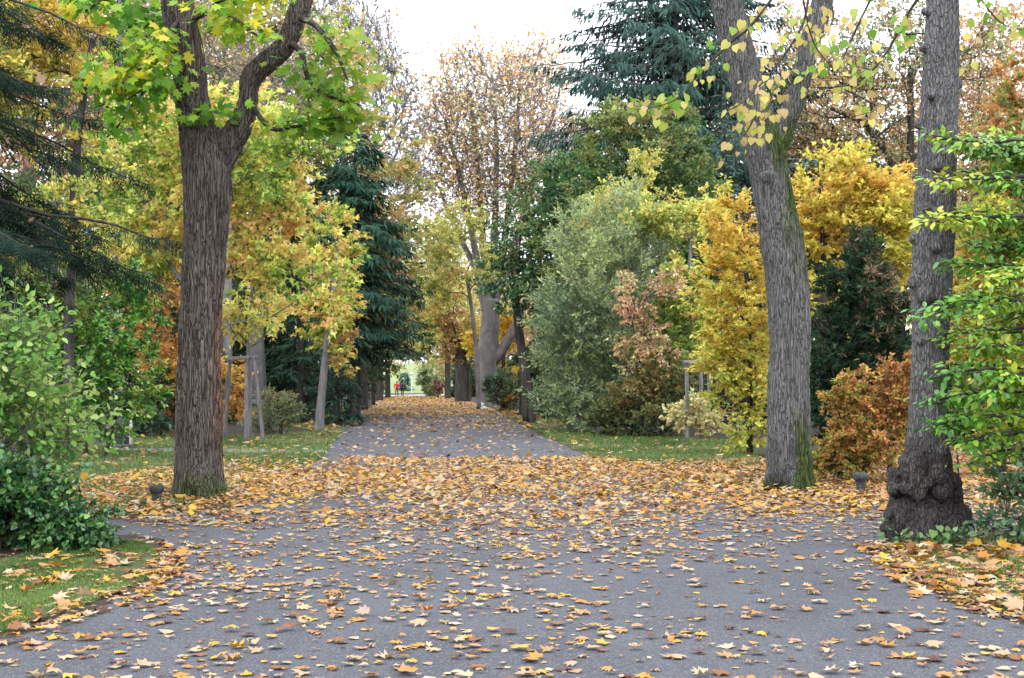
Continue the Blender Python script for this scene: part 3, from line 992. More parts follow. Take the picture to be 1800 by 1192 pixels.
knots2 = [P(1352, 312, D2 - .22), P(1398, 412, D2 - .05), P(1400, 130, D2 - .15)]
def m2(V, Nn):
    side = sstep(Nn[:, 0], -0.25, 0.5)
    nz = fbm(V * np.array([3, 3, 1.2]), 5)
    lowm = sstep(1.3 + 1.4 * (nz - .5) - V[:, 2], 0, 0.9) * sstep(Nn[:, 0] + 0.6 * nz, .1, .6)
    band = sstep(V[:, 2], 2.7, 3.3) * sstep(5.6 - V[:, 2], 0, 0.6) * side * sstep(nz, 0.3, 0.5)
    foot = sstep(0.28 - V[:, 2], 0, 0.2) * 0.8
    return np.clip(np.maximum(np.maximum(lowm * 0.95, band * 0.95), foot), 0, 1)
def st2(V, Nn):
    nz = fbm(V * np.array([3, 3, 0.7]) + 8, 6)
    return sstep(1.7 - V[:, 2] + 1.6 * (nz - .5), 0, 0.9) * sstep(nz, .4, .6) * 0.7, (0.045, 0.04, 0.035)
linden = thing('lime_tree', 'grey-barked lime tree leaning left with mossy patches and sparse heart-shaped yellow leaves', 'tree', b2)
link('trunk', shift(hero_trunk([l_main, l_limb] + l_roots, [(*knots2[0], .1), (*knots2[1], .12), (*knots2[2], .09)], 0.0142, (0.145, 0.136, 0.126), 0.026, 0.014, 3, 21, m2, st2, 7.0, 0.75, 2, B_LIME), b2), linden)
lb = [
    [(1640, -40, 3.2, -3), (1592, 30, 2.6, -3), (1560, 90, 2.2, -3), (1515, 140, 1.6, -3), (1468, 153, 1.2, -3), (1415, 153, .8, -3)],
    [(1370, -20, 3, -3), (1320, 45, 2.6, -3), (1278, 80, 2.2, -3), (1245, 115, 1.8, -3), (1205, 160, 1.4, -3), (1170, 183, 1, -3), (1110, 194, .6, -3)],
    [(1425, -30, 2.6, -2), (1412, 40, 2.2, -2), (1380, 95, 2, -2), (1345, 140, 1.6, -2), (1305, 180, 1.2, -2), (1278, 195, .8, -2)],
    [(1408, -20, 2, -2.5), (1425, 60, 1.6, -2.5), (1446, 100, 1.3, -2.5), (1480, 130, 1, -2.5)],
    [(1545, -30, 2.4, -2.5), (1515, 30, 2, -2.5), (1490, 85, 1.4, -2.5), (1478, 110, 1, -2.5)],
    [(1330, 180, 2.4, -1.2), (1322, 215, 1.6, -1.4), (1305, 240, 1.2, -1.5), (1285, 258, .8, -1.5)],
    [(1592, 60, 2, -3), (1640, 62, 1.4, -3), (1690, 90, 1, -3), (1720, 100, .7, -3)],
    [(1480, 155, 1.4, -3), (1530, 180, 1.1, -3), (1545, 192, .8, -3), (1500, 205, .6, -3)],
    [(1390, 130, 2, -1), (1360, 160, 1.5, -1.2), (1350, 195, 1.1, -1.3), (1330, 225, .7, -1.4)],
    [(1450, -20, 2, -1.5), (1465, 25, 1.6, -1.7), (1450, 60, 1.1, -1.8), (1420, 75, .7, -1.9)],
    [(1700, -40, 2, -2), (1740, 20, 1.6, -2), (1775, 48, 1.2, -2), (1830, 52, .8, -2)],
]
lb = [px_path(p, D2) for p in lb]
PAL_LINDEN = [(0.16, 0.32, 0.03), (0.34, 0.42, 0.06), (0.52, 0.48, 0.13), (0.58, 0.48, 0.09), (0.56, 0.46, 0.2), (0.52, 0.36, 0.14)]
c, tp, no, s, cl = spray_crown(linden, b2, lb, D2 - 2, B_DARK, 330, 0.112, PAL_LINDEN, T_HEART, 0.12, 300, 6, up=.25, jit=.75, droop=1.0, cvar=.4, flat=.8, lo=.1)
no = nrm(no + np.array([0, -1.0, 0.1]))
kp = leaf_objects(linden, b2, c, tp, no, s, cl, T_HEART, M_LEAF, 300, 9)
if kp.any():
    V, T, C = leaves(c[kp], tp[kp], no[kp], s[kp], cl[kp], T_HEART)
    link('crown', mesh('crown', V - b2, T, M_LEAF, C), linden, kind='stuff')

# ---- burled tree at the right edge
D3 = 13.9
b3 = G(1628, 945)
t_main = px_path([(1628, 962, 78), (1628, 945, 68), (1628, 920, 60), (1628, 895, 54), (1627, 860, 50), (1628, 835, 46), (1630, 808, 42), (1630, 785, 38), (1631, 750, 34.5), (1632, 700, 33), (1635, 620, 32), (1636, 560, 33),
                  (1637, 505, 36), (1640, 460, 35), (1643, 400, 36), (1645, 350, 36), (1648, 300, 33), (1650, 250, 34), (1652, 180, 33), (1654, 120, 32), (1655, 60, 31), (1656, 0, 29), (1657, -100, 28), (1657, -200, 26)], D3)
t_roots = [px_path([(1600, 870, 34, -.05), (1580, 912, 26, -.1), (1556, 950, 14, -.15)], D3), px_path([(1655, 880, 34), (1678, 915, 27, -.05), (1702, 950, 14, -.1)], D3),
           px_path([(1628, 885, 40, -.08), (1630, 925, 34, -.16), (1632, 960, 26, -.24)], D3)]
def bl(u, v, r, dy):
    if 800 < v < 880: dy -= 0.055
    p = P(u, v, D3 + dy)
    return (*p, r * D3 / FPX * (1.06 if 800 < v < 880 else 1.12))
blobs3 = [bl(1571, 836, 15, -.12), bl(1573, 858, 17, -.14), bl(1596, 832, 15, -.25), bl(1594, 858, 14, -.27), bl(1613, 826, 16, -.3), bl(1612, 846, 14, -.32), bl(1614, 864, 16, -.3),
          bl(1630, 848, 11, -.33), bl(1649, 836, 20, -.26), bl(1655, 860, 20, -.25), bl(1672, 848, 18, -.12), bl(1678, 868, 16, -.1), bl(1657, 792, 11, -.17), bl(1590, 812, 14, -.2), bl(1612, 806, 14, -.23),
          bl(1690, 908, 19, -.2), bl(1680, 926, 20, -.3), bl(1698, 932, 16, -.15), bl(1562, 904, 11, -.2), bl(1556, 928, 11, -.2),
          bl(1645, 433, 11, -.19), bl(1668, 447, 7, -.13), bl(1610, 495, 13, -.05), bl(1627, 520, 13, -.18), bl(1659, 608, 8, -.15), bl(1608, 419, 9, -.03), bl(1636, 166, 9, -.17), bl(1666, 195, 8, -.14),
          bl(1684, 148, 9, .0), bl(1622, 84, 8, -.05), bl(1646, 292, 9, -.18), bl(1616, 218, 8, -.02), bl(1672, 120, 7, -.12), bl(1630, 365, 8, -.16), bl(1618, 600, 6, -.12), bl(1680, 60, 8, -.03), bl(1626, 20, 8, -.06), bl(1650, 560, 6, -.17), bl(1660, 330, 7, -.14)]
def st3(V, Nn):
    nz = fbm(V * 3.0, 16)
    return sstep(1.0 + 0.3 * (nz - .5) - V[:, 2], 0, 0.25) * 0.75, (0.068, 0.053, 0.047)
burl = thing('burled_tree', 'dark knotty tree with swollen burls bulging around the base of its trunk', 'tree', b3)
link('trunk', shift(hero_trunk([t_main] + t_roots, blobs3, 0.0105, (0.15, 0.14, 0.133), 0.022, 0.008, 2, 41, None, st3, 4.5, 0.7, 1, B_KNOT), b3), burl)
link('root', twig_mesh('root', [px_path([(1688, 885, 3, -.1), (1700, 900, 2.6, -.2), (1715, 918, 2.2, -.3), (1740, 931, 1.6, -.4)], D3), px_path([(1683, 800, 1.2, -.1), (1686, 850, 1.5, -.15), (1690, 890, 2, -.15)], D3)], B_DARK, b3), burl)

# ================================================================== TREES AND SHRUBS
OLIVE = [(0.05, 0.075, 0.03), (0.08, 0.11, 0.04), (0.13, 0.15, 0.06)]
YEL = [(0.2, 0.27, 0.04), (0.38, 0.37, 0.06), (0.55, 0.44, 0.07), (0.58, 0.4, 0.07)]
GOLD = [(0.28, 0.30, 0.03), (0.46, 0.38, 0.04), (0.58, 0.43, 0.05), (0.60, 0.40, 0.05), (0.52, 0.28, 0.05), (0.34, 0.16, 0.04)]
TAN = [(0.20, 0.20, 0.06), (0.34, 0.27, 0.11), (0.44, 0.31, 0.15), (0.42, 0.22, 0.09)]
RUST = [(0.45, 0.33, 0.15), (0.48, 0.27, 0.11), (0.46, 0.20, 0.07), (0.36, 0.17, 0.09)]
DKGREEN = [(0.018, 0.05, 0.016), (0.035, 0.085, 0.022), (0.06, 0.12, 0.03), (0.11, 0.14, 0.03)]
BLUEGREEN = [(0.03, 0.065, 0.052), (0.055, 0.105, 0.08), (0.095, 0.155, 0.115)]
SPRUCE = [(0.014, 0.038, 0.024), (0.026, 0.06, 0.036), (0.045, 0.085, 0.05)]

# ---- conifers
conifer('spruce', 'dark spruce with drooping boughs and caught brown leaves beside the lime-green shrub', 15.5, -165, -520, 405, [tuple(.7 * q for q in c_) for c_ in SPRUCE], vlow=465, nb=9, whorl=0.36, spray=0.3, droop=0.42,
        weep=0.8, trunk_r=0.22, prof=0.45, tmpl=T_SPRAY, dens=5.6, seed=3, caught=140, zrange=6.6, brad=0.004)
conifer('spruce', 'very dark spruce overhanging the path above a pale trunk', 62, 622, 215, 138, [tuple(1.7 * q for q in c_) for c_ in SPRUCE], vlow=605, nb=9, whorl=0.36, spray=0.42, droop=0.38, weep=0.9, trunk_r=0.3, prof=0.5, dens=2.8, seed=4, tmpl=T_STRAND)
conifer('spruce', 'tall blue-green spruce with weeping boughs against the white sky', 64, 1188, -260, 275, BLUEGREEN, vlow=340, nb=11, whorl=0.5, spray=0.42, droop=0.25, weep=1.3, trunk_r=0.4, prof=0.55, dens=3.4, seed=5, tmpl=T_STRAND, bark=B_GREY, lift=0.1)
conifer('fir_tree', 'slim blue-green fir between the maple-like crown and the leaning lime', 52, 1275, 150, 75, BLUEGREEN, nb=8, whorl=0.3, spray=0.3, droop=0.1, weep=0.6, trunk_r=0.15, prof=0.55, dens=1.3, seed=6, tmpl=T_STRAND)
conifer('yew_tree', 'near-black yew behind the leaning pale trunk, reaching the ground', 51, 592, 545, 52, SPRUCE, nb=8, whorl=0.2, spray=0.3, droop=0.3, weep=0.5, trunk_r=0.12, prof=0.4, dens=1.3, seed=7, tmpl=T_STRAND)
conifer('yew_tree', 'black-green yew behind the spiky grey shrub', 54, 528, 440, 66, SPRUCE, vlow=745, nb=8, whorl=0.24, spray=0.34, droop=0.3, weep=0.5, trunk_r=0.2, prof=0.45, dens=1.2, seed=8, tmpl=T_STRAND)
conifer('yew_tree', 'dark yew behind the stone pedestal and the staked sapling', 56, 445, 470, 60, SPRUCE, vlow=740, nb=8, whorl=0.26, spray=0.34, droop=0.3, weep=0.5, trunk_r=0.2, prof=0.45, dens=1.2, seed=9, tmpl=T_STRAND)
conifer('fir_tree', 'tall dark evergreen behind the yellow saplings at the dark spruce', 48, 205, -160, 130, DKGREEN[:3], vlow=500, nb=7, whorl=0.5, spray=0.42, droop=0.2, weep=0.8, trunk_r=0.3, prof=0.6, dens=1.0, seed=10, bark=B_GREY, tmpl=T_STRAND)
conifer('fir_tree', 'tiny dark conifer by the far road', 240, 712, 652, 17, BLUEGREEN, nb=8, whorl=0.4, spray=0.8, trunk_r=0.15, prof=0.6, seed=12)
conifer('spruce_sapling', 'small conifer with orange-brown shoots beside the grey avenue shrub', 66, 916, 620, 30, [(0.03, .07, .03), (0.1, .1, .03), (0.42, .2, .03)], nb=7, whorl=0.35, spray=0.3, droop=0.05, weep=0.1, trunk_r=0.08, prof=0.7, seed=13)

# ---- left side
tree('maple_tree', 'wide young maple in yellow, green and orange behind the big furrowed trunk', 'tree', 35, (352, 790), [[(352, 790, 9), (350, 700, 8), (352, 620, 7), (350, 560, 6)]],
     [(320, 330, 150, 140), (500, 420, 100, 120), (235, 390, 90, 120), (430, 520, 120, 60), (560, 500, 60, 90), (470, 270, 110, 100), (330, 230, 120, 70)], 330, 19000, 0.15,
     [(0.10, 0.19, 0.02), (0.2, 0.29, 0.03), (0.36, 0.38, 0.045), (0.54, 0.44, 0.07), (0.56, 0.40, 0.08), (0.53, 0.28, 0.08)], T_STAR, B_GREY, lum=1.65, seed=2, gap=.42, cfreq=.75, rtip=.007, upness=.7, up=.35, shell=1.2, flat=.6)
tree('elder_bush', 'large bright green bush with small leaves behind the lime-green shrub', 'shrub', 29, (150, 800), [[(150, 804, 5), (150, 760, 4)], [(120, 804, 4), (110, 740, 3)], [(185, 804, 4), (200, 740, 3)]],
     [(150, 600, 110, 120), (225, 640, 50, 85), (85, 560, 90, 90), (195, 530, 60, 55), (160, 720, 90, 60)], 320, 17000, 0.095, [(0.035, 0.11, 0.015), (0.06, 0.19, 0.018), (0.10, 0.26, 0.02), (0.17, 0.30, 0.025), (0.2, 0.2, 0.03)],
     T_KITE, B_DARK, M_GLOSSY, seed=3, gap=.36, rtip=.004, upness=.9, shell=1.6)
tree('lime_green_shrub', 'pale lime-green shrub with large pointed leaves at the frame edge', 'shrub', 13.6, (30, 930), [[(30, 935, 6), (32, 860, 4)], [(70, 935, 5), (90, 850, 3)], [(-40, 935, 5), (-30, 840, 4)]],
     [(15, 665, 70, 75), (70, 730, 70, 55), (20, 780, 75, 60), (102, 772, 40, 32), (-60, 710, 90, 120)], 170, 4300, 0.08, [(0.09, 0.22, 0.03), (0.15, 0.31, 0.04), (0.22, 0.37, 0.055), (0.34, 0.40, 0.08)],
     T_OVAL, B_GREY, lum=1.25, slf=3.2, seed=4, gap=.36, rtip=.003, upness=.8, leaf_n=300, shell=1.2, droop=.5, spread=.16)
tree('ivy_mound', 'low dark mound of glossy ivy beside the mossy verge', 'shrub', 13.0, (60, 985), [[(60, 990, 4), (60, 950, 3)], [(0, 990, 4), (0, 950, 3)]],
     [(60, 945, 100, 50), (-20, 900, 110, 80), (112, 968, 55, 30), (20, 985, 60, 25)], 200, 8000, 0.052, [(0.02, 0.06, 0.02), (0.035, 0.10, 0.028), (0.06, 0.15, 0.03), (0.12, 0.22, 0.03)],
     T_HEART, B_DARK, M_GLOSSY, seed=5, gap=.3, rtip=.002, upness=.5, jit=.7, leaf_n=300, shell=1.8, spread=.13)
tree('beech_tree', 'orange-brown young beech showing on both sides of the big furrowed trunk', 'tree', 40, (330, 768), [[(330, 770, 5), (330, 600, 4), (320, 480, 2)]],
     [(285, 560, 70, 110), (260, 480, 60, 60), (405, 690, 28, 60), (320, 660, 60, 70)], 200, 8000, 0.13, [(0.35, .3, .03), (0.55, 0.30, 0.04), (0.5, 0.22, 0.04), (0.34, 0.13, 0.04)], T_KITE, B_GREY, seed=6, gap=.38, upness=1.2, jit=.4, rtip=.005)
tree('rhododendron', 'dark glossy rhododendron low behind the lawn', 'shrub', 40, (285, 768), [[(285, 770, 4), (285, 740, 3)]],
     [(288, 712, 45, 55), (250, 735, 40, 35)], 110, 4200, 0.16, [(0.018, 0.05, 0.022), (0.035, 0.085, 0.035), (0.07, .13, .06)], T_LANCE, B_DARK, M_GLOSSY, seed=7, gap=.3, upness=.5)
tree('spiky_shrub', 'spiky grey-green shrub with arching shoots behind the staked sapling', 'shrub', 41, (494, 768), [[(494, 770, 4), (494, 745, 3)]],
     [(492, 730, 36, 38), (520, 720, 20, 25), (470, 740, 30, 28)], 150, 4200, 0.085, [(0.09, 0.13, 0.05), (0.16, 0.2, 0.08), (0.25, 0.27, 0.12), (0.3, .2, .06)], T_LANCE, B_DARK, seed=8, gap=.3, upness=.3, jit=.9, rtip=.003)
tree('leaning_maple', 'slender pale trunk leaning over the verge under yellow maple leaves', 'tree', 46, (561, 757), [[(561, 760, 9), (563, 720, 7.5), (568, 670, 7), (575, 600, 6.5), (587, 510, 5), (594, 450, 3)]],
     [(575, 560, 55, 55), (550, 490, 65, 55), (590, 420, 50, 60), (590, 620, 30, 30)], 120, 4400, 0.16, [(0.2, .28, .02), (0.42, 0.40, 0.04), (0.58, 0.42, 0.05), (0.56, 0.34, 0.08), (.5, .26, .08)], T_STAR, B_PALE, seed=9, gap=.42, upness=.9, rtip=.006)
tree('wild_cherry', 'yellow-green tree with a grey leaning stem behind the dark spruce boughs', 'tree', 27, (120, 812), [[(118, 815, 9), (124, 500, 8), (136, 250, 7), (155, 130, 6), (165, 60, 5)]],
     [(40, 130, 90, 160), (140, 260, 60, 90), (60, 330, 80, 90), (110, 60, 80, 80), (20, 430, 70, 60), (120, 420, 60, 60), (200, 200, 60, 90)], 230, 9500, 0.125, [(0.14, 0.22, 0.025), (0.34, 0.36, 0.05), (0.52, 0.40, 0.06), (0.56, 0.34, 0.05)], T_KITE, B_DARK, seed=10, gap=.44, rtip=.006, shell=1.4)
tree('bare_tree', 'thin-leaved pinkish tan tree high behind the big maple', 'tree', 55, (400, 743), [[(400, 745, 9), (400, 400, 8), (405, 200, 6)]],
     [(400, 130, 140, 120), (270, 100, 140, 120), (480, 200, 70, 120)], 600, 9000, 0.15, [(0.36, 0.28, 0.1), (0.45, 0.33, 0.17), (0.42, 0.25, 0.13), (0.26, .16, .1)], T_KITE, B_TWIG, seed=11, gap=.3, rtip=.009, up=.5, rmin=.012, tk=4, twigs=4, twig_len=.9, twig_r=.01)
tree('lime_tree', 'tall nearly bare lime tree with a pale ridged trunk at the path edge', 'tree', 88, (640, 717), [[(640, 720, 16), (639, 705, 14), (639, 640, 12.5), (640, 560, 11), (642, 450, 9), (642, 330, 6)]],
     [(630, 130, 95, 120), (590, 70, 90, 90), (690, 290, 55, 110), (640, 340, 80, 90), (690, 180, 50, 70), (710, 400, 40, 60)], 900, 2200, 0.24, [(0.45, 0.32, 0.14), (0.44, 0.25, 0.10), (0.34, 0.17, 0.09), (0.30, .24, .2)], T_KITE, B_TWIG, seed=12, gap=.25, rtip=.011, up=.55, step=.8, rmin=.02, tk=4, spread=.6, sub=0, twigs=6, twig_len=1.5, twig_r=.015)
tree('lime_tree', 'dark-trunked lime close behind the pale ridged trunk', 'tree', 99, (654, 711), [[(654, 714, 6), (654, 660, 5.5), (657, 590, 5), (660, 520, 4)]],
     [(680, 570, 45, 50), (700, 500, 40, 60)], 160, 5200, 0.22, YEL, T_KITE, B_DARK, seed=13, gap=.4, rtip=.012)
tree('lime_tree', 'stout dark trunk with yellow crown, third along the avenue beside the walkers', 'tree', 130, (667, 703), [[(666, 706, 8), (666, 660, 7.5), (670, 610, 6)]],
     [(690, 600, 50, 50), (720, 545, 60, 55), (680, 530, 50, 60)], 220, 9000, 0.25, [(0.3, .32, .07), (0.46, 0.40, 0.08), (0.5, 0.36, 0.1)], T_KITE, B_DARK, seed=14, gap=.38, rtip=.016)

tree('lime_tree', 'yellow crown arching right over the far end of the path', 'tree', 152, (684, 700), [[(682, 702, 5), (682, 650, 4.5), (690, 590, 4), (705, 530, 3)]],
     [(720, 585, 60, 45), (745, 520, 75, 60), (700, 470, 70, 70), (760, 440, 70, 60), (690, 620, 30, 25)], 340, 14000, 0.25, [(0.3, .33, .09), (0.46, 0.42, 0.12), (0.5, 0.38, 0.13)], T_KITE, B_DARK, seed=63, gap=.3, rtip=.014)

# ---- far end and right of the avenue
tree('lime_tree', 'stout dark trunk with golden-brown crown across the avenue from the walkers', 'tree', 118, (812, 706), [[(812, 710, 12), (811, 690, 11), (811, 640, 10.5), (808, 600, 8)], [(825, 709, 4), (824, 640, 4)]],
     [(805, 600, 40, 42), (840, 570, 40, 45), (780, 560, 45, 55)], 240, 10000, 0.24, [(0.3, .3, .05), (0.5, 0.36, 0.05), (0.45, 0.26, 0.06), (0.24, 0.13, 0.06)], T_KITE, B_DARK, seed=15, gap=.38, rtip=.016)
tree('lime_tree', 'slim dark trunk with pale yellow crown behind the stout avenue trunk', 'tree', 145, (791, 701), [[(787, 703, 5.5), (787, 650, 5), (786, 600, 4)]],
     [(770, 590, 50, 50), (750, 540, 60, 60), (800, 520, 60, 60), (745, 620, 30, 22)], 260, 10500, 0.27, [(0.34, .36, .1), (0.5, 0.44, 0.12), (0.52, 0.38, 0.1)], T_KITE, B_DARK, seed=16, gap=.36, rtip=.016)
_pl = [[(859, 720, 20), (857, 700, 17.5), (857, 650, 17), (859, 600, 17.5), (862, 560, 16), (864, 525, 14)], [(862, 640, 11), (884, 612, 9), (900, 585, 8), (920, 540, 6), (950, 470, 4)],
       [(860, 565, 10), (845, 500, 7.5), (828, 400, 5.5), (805, 300, 4), (782, 210, 2.5)], [(862, 545, 9), (853, 470, 7), (845, 360, 5, 1), (836, 250, 4, 2), (825, 160, 2.5, 3)],
       [(864, 530, 9), (868, 440, 7), (872, 330, 5, -1), (872, 220, 3.5, -2), (865, 130, 2, -2)], [(866, 530, 9), (884, 440, 6.5), (897, 340, 5, 1), (908, 230, 3.5, 1), (915, 130, 2, 1)],
       [(866, 535, 9), (895, 460, 6.5), (925, 360, 5), (950, 270, 3.5), (975, 190, 2)], [(863, 540, 8), (835, 470, 6, 2), (800, 400, 4, 3), (772, 330, 2.5, 4)]]
tree('plane_tree', 'great bare-crowned tree with thick grey forked trunk and rusty leaf tips', 'tree', 92, (859, 716), _pl,
     [(880, 200, 145, 125), (805, 260, 75, 130), (955, 260, 75, 130), (880, 120, 110, 55), (875, 330, 120, 90)], 1500, 9500, 0.27, RUST[:3], T_KITE, B_TWIG, seed=17, gap=.3, rtip=.012, up=.8, step=.9, shell=1.6,
     zcol=.5, rmin=.022, tk=4, wpath=.12, sub=0, lum=1.9, twigs=3, twig_len=1.7, twig_r=.016, spread=.7, gfreq=.25)
tree('hornbeam', 'loose yellow tree under the left side of the great bare crown', 'tree', 84, (842, 720), [[(842, 722, 4), (836, 600, 3.5), (820, 480, 3)]],
     [(800, 410, 55, 60), (775, 480, 40, 45), (840, 470, 40, 40)], 300, 8000, 0.18, [(0.34, .36, .07), (0.5, 0.44, 0.1), (0.54, 0.42, 0.12)], T_KITE, B_TWIG, seed=18, gap=.4, rtip=.009)
tree('maple_tree', 'golden maple peering round the great grey forked trunk', 'tree', 96, (885, 714), [[(885, 716, 4), (885, 620, 3.5)]],
     [(890, 585, 28, 32), (838, 600, 18, 25), (895, 640, 20, 25)], 90, 2400, 0.26, [(0.5, .4, .03), (0.6, 0.40, 0.02), (0.6, 0.34, 0.03)], T_KITE, B_DARK, seed=19, gap=.36)
tree('grey_shrub', 'rounded grey-green shrub at the foot of the great grey trunk', 'shrub', 78, (882, 722), [[(882, 723, 3), (882, 705, 2)]],
     [(880, 682, 26, 36)], 90, 3000, 0.17, [(0.1, .14, .07), (0.17, 0.21, 0.1), (0.2, 0.22, 0.1)], T_KITE, B_DARK, seed=20, gap=.3)
tree('red_shrub', 'dull red shrub beside a dark avenue trunk far off', 'shrub', 150, (770, 700), [[(770, 700, 2), (770, 692, 1)]], [(772, 682, 8, 9), (768, 677, 5, 7)], 30, 300, 0.3, [(0.2, .07, .055), (0.26, .14, .09)], T_KITE, B_DARK, seed=21, gap=.2)
tree('pale_shrub', 'soft pale green shrub by the far bend', 'shrub', 165, (755, 698), [[(755, 698, 2), (755, 690, 1)]], [(757, 676, 16, 22), (746, 664, 12, 14)], 60, 1600, 0.4, [(0.22, .26, .12), (0.34, .36, .14)], T_KITE, B_DARK, seed=22, gap=.2)
tree('field_maple', 'dark twin-stemmed tree with bluish green crown at the lawn corner', 'tree', 54, (936, 744), [[(936, 746, 7.5), (931, 690, 6.5), (922, 640, 6), (914, 580, 6), (908, 520, 5), (912, 440, 4)], [(926, 740, 7), (920, 650, 6.5), (908, 560, 6), (905, 480, 4)]],
     [(950, 420, 95, 85), (905, 480, 65, 65), (985, 350, 80, 70), (970, 520, 70, 60)], 360, 20000, 0.14, [(0.03, .075, .026), (0.055, .12, .038), (0.085, .16, .055), (0.2, .22, .05)], T_KITE, B_DARK, M_GLOSSY, lum=1.5, seed=23, gap=.36, rtip=.008, upness=.7)
tree('field_maple', 'broad dark green domed tree with olive top under the blue spruce', 'tree', 49, (1115, 752), [[(1115, 755, 12), (1115, 500, 9), (1118, 330, 6)]],
     [(1110, 285, 115, 90), (1030, 360, 100, 90), (1180, 330, 85, 95), (1095, 225, 75, 42), (1220, 400, 60, 80), (985, 430, 60, 60)], 520, 27000, 0.14, [(0.03, .08, .022), (0.06, .13, .03), (0.11, .175, .04), (0.22, .21, .05)], T_KITE, B_DARK, seed=24, gap=.34, rtip=.008, zcol=.35, upness=.8, lum=1.5)
tree('wayfaring_tree', 'orange-yellow treetop poking above the grey-green willow', 'tree', 45, (1115, 762), [[(1115, 765, 6), (1118, 500, 5), (1122, 330, 3)]],
     [(1100, 360, 60, 50), (1130, 310, 30, 45), (1165, 385, 70, 45), (1080, 395, 60, 35), (1225, 365, 35, 45)], 170, 5200, 0.115, [(0.3, .32, .05), (0.5, .42, .08), (0.55, 0.38, 0.06), (0.55, .3, .06)], T_KITE, B_GREY, seed=25, gap=.4, rtip=.005)
tree('willow', 'big soft grey-green willow shrub at the edge of the lawn', 'shrub', 43, (1050, 768), [[(1050, 770, 5), (1050, 700, 4)], [(1020, 770, 5), (1010, 660, 4)], [(1090, 770, 5), (1100, 640, 4)]],
     [(1040, 560, 85, 150), (1000, 650, 55, 80), (1095, 480, 75, 95), (1040, 440, 60, 80), (1010, 725, 60, 38), (1110, 390, 40, 45)], 600, 30000, 0.15, [(0.08, .12, .05), (0.13, .19, .08), (0.2, .26, .12), (0.3, .32, .1)], T_LANCE, B_TWIG, seed=26, gap=.36, rtip=.004, upness=.4, jit=.8, up=.5, sup=.6, slf=3.6, gfreq=.8, lum=1.65, sub=16, cvar=.34)
tree('virginia_creeper', 'salmon-red creeper hanging down the front of the grey-green willow', 'climber', 40.5, (1130, 772), [[(1130, 773, 2), (1125, 650, 1.5), (1110, 560, 1)]],
     [(1100, 530, 16, 55, -.4), (1128, 560, 26, 40), (1150, 610, 36, 45), (1115, 620, 28, 40), (1175, 500, 26, 30)], 150, 2200, 0.105, [(0.4, .2, .12), (0.46, .22, .12), (0.42, .28, .13), (0.4, .36, .12)], T_KITE, B_DARK, lum=1.6, seed=27, gap=.3, upness=.3, droop=.8)
tree('ash_sapling', 'yellow-green sapling crown between the willow and the golden beech', 'tree', 42, (1205, 768), [[(1205, 770, 5), (1208, 560, 4), (1215, 420, 3)]],
     [(1200, 430, 55, 80), (1205, 530, 50, 65), (1180, 610, 55, 55), (1250, 390, 25, 45), (1150, 400, 50, 50)], 260, 10500, 0.125, [(0.15, .24, .03), (0.3, .34, .05), (0.48, .42, .08), (0.55, .42, .08)], T_KITE, B_GREY, seed=28, gap=.4, rtip=.005)
tree('privet_bush', 'low olive-brown bush in front of the willow on the lawn edge', 'shrub', 40, (1130, 776), [[(1130, 778, 4), (1130, 750, 3)], [(1160, 778, 4), (1165, 740, 3)]],
     [(1130, 715, 75, 58), (1170, 670, 50, 50), (1085, 735, 40, 35)], 270, 10500, 0.095, [(0.035, .06, .018), (0.07, .10, .025), (0.13, .14, .035), (0.26, .16, .04)], T_KITE, B_DARK, seed=29, gap=.34, rtip=.004)
tree('snowberry', 'small pale cream-leaved shrub around the weathered tree stakes', 'shrub', 37.5, (1222, 778), [[(1222, 780, 2), (1222, 755, 1.5)]],
     [(1215, 722, 30, 26), (1240, 738, 30, 26), (1190, 735, 20, 18)], 80, 1100, 0.12, [(0.36, .38, .14), (0.52, .45, .2), (0.5, .36, .14)], T_KITE, B_TWIG, seed=30, gap=.3, rtip=.004)
tree('golden_beech', 'golden beech with layered sprays to the lime tree\'s path side', 'tree', 30, (1318, 802), [[(1318, 805, 6), (1318, 640, 5), (1312, 480, 4)]],
     [(1300, 560, 66, 110), (1290, 440, 50, 80), (1308, 690, 42, 65), (1278, 565, 36, 60), (1330, 750, 40, 40)], 280, 13500, 0.105, [(.3, .34, .04), (.46, .42, .05), (.58, .44, .05), (.58, .35, .05)], T_KITE, B_DARK, seed=31, gap=.38, upness=1.3, jit=.4, rtip=.005, flat=.22, cfreq=.6, slf=3.3, sub=14, lum=1.4)
tree('golden_beech', 'amber-yellow beech crown between the leaning lime and the burled tree', 'tree', 29, (1455, 805), [[(1455, 808, 6), (1450, 560, 5), (1445, 400, 4), (1440, 330, 3)]],
     [(1450, 380, 75, 80), (1530, 360, 65, 70), (1410, 480, 50, 90), (1570, 440, 50, 70), (1480, 300, 50, 35)], 280, 14000, 0.105, [(.46, .39, .04), (.58, .40, .045), (.58, .34, .045), (.54, .27, .05)], T_KITE, B_DARK, seed=32, gap=.38, upness=1.2, jit=.4, rtip=.005, flat=.22, cfreq=.6, slf=3.3, sub=14, lum=1.4)
tree('yew_bush', 'upright black-green yew speckled with caught brown leaves between the lime and the burled tree', 'shrub', 25, (1500, 822), [[(1500, 825, 6), (1505, 640, 5), (1512, 500, 3)]],
     [(1512, 560, 62, 110), (1490, 680, 62, 90), (1520, 475, 40, 50), (1545, 600, 45, 80)], 330, 17000, 0.12, [(0.010, .022, .010), (0.013, .034, .014), (0.018, .044, .018), (0.028, .055, .022), (0.045, .065, .03), (.2, .11, .06)], T_LANCE, B_DARK, M_NEEDLE, cvar=.12, cfreq=.4, seed=33, gap=.28, rtip=.004, upness=.4, jit=.8, shell=2.5)
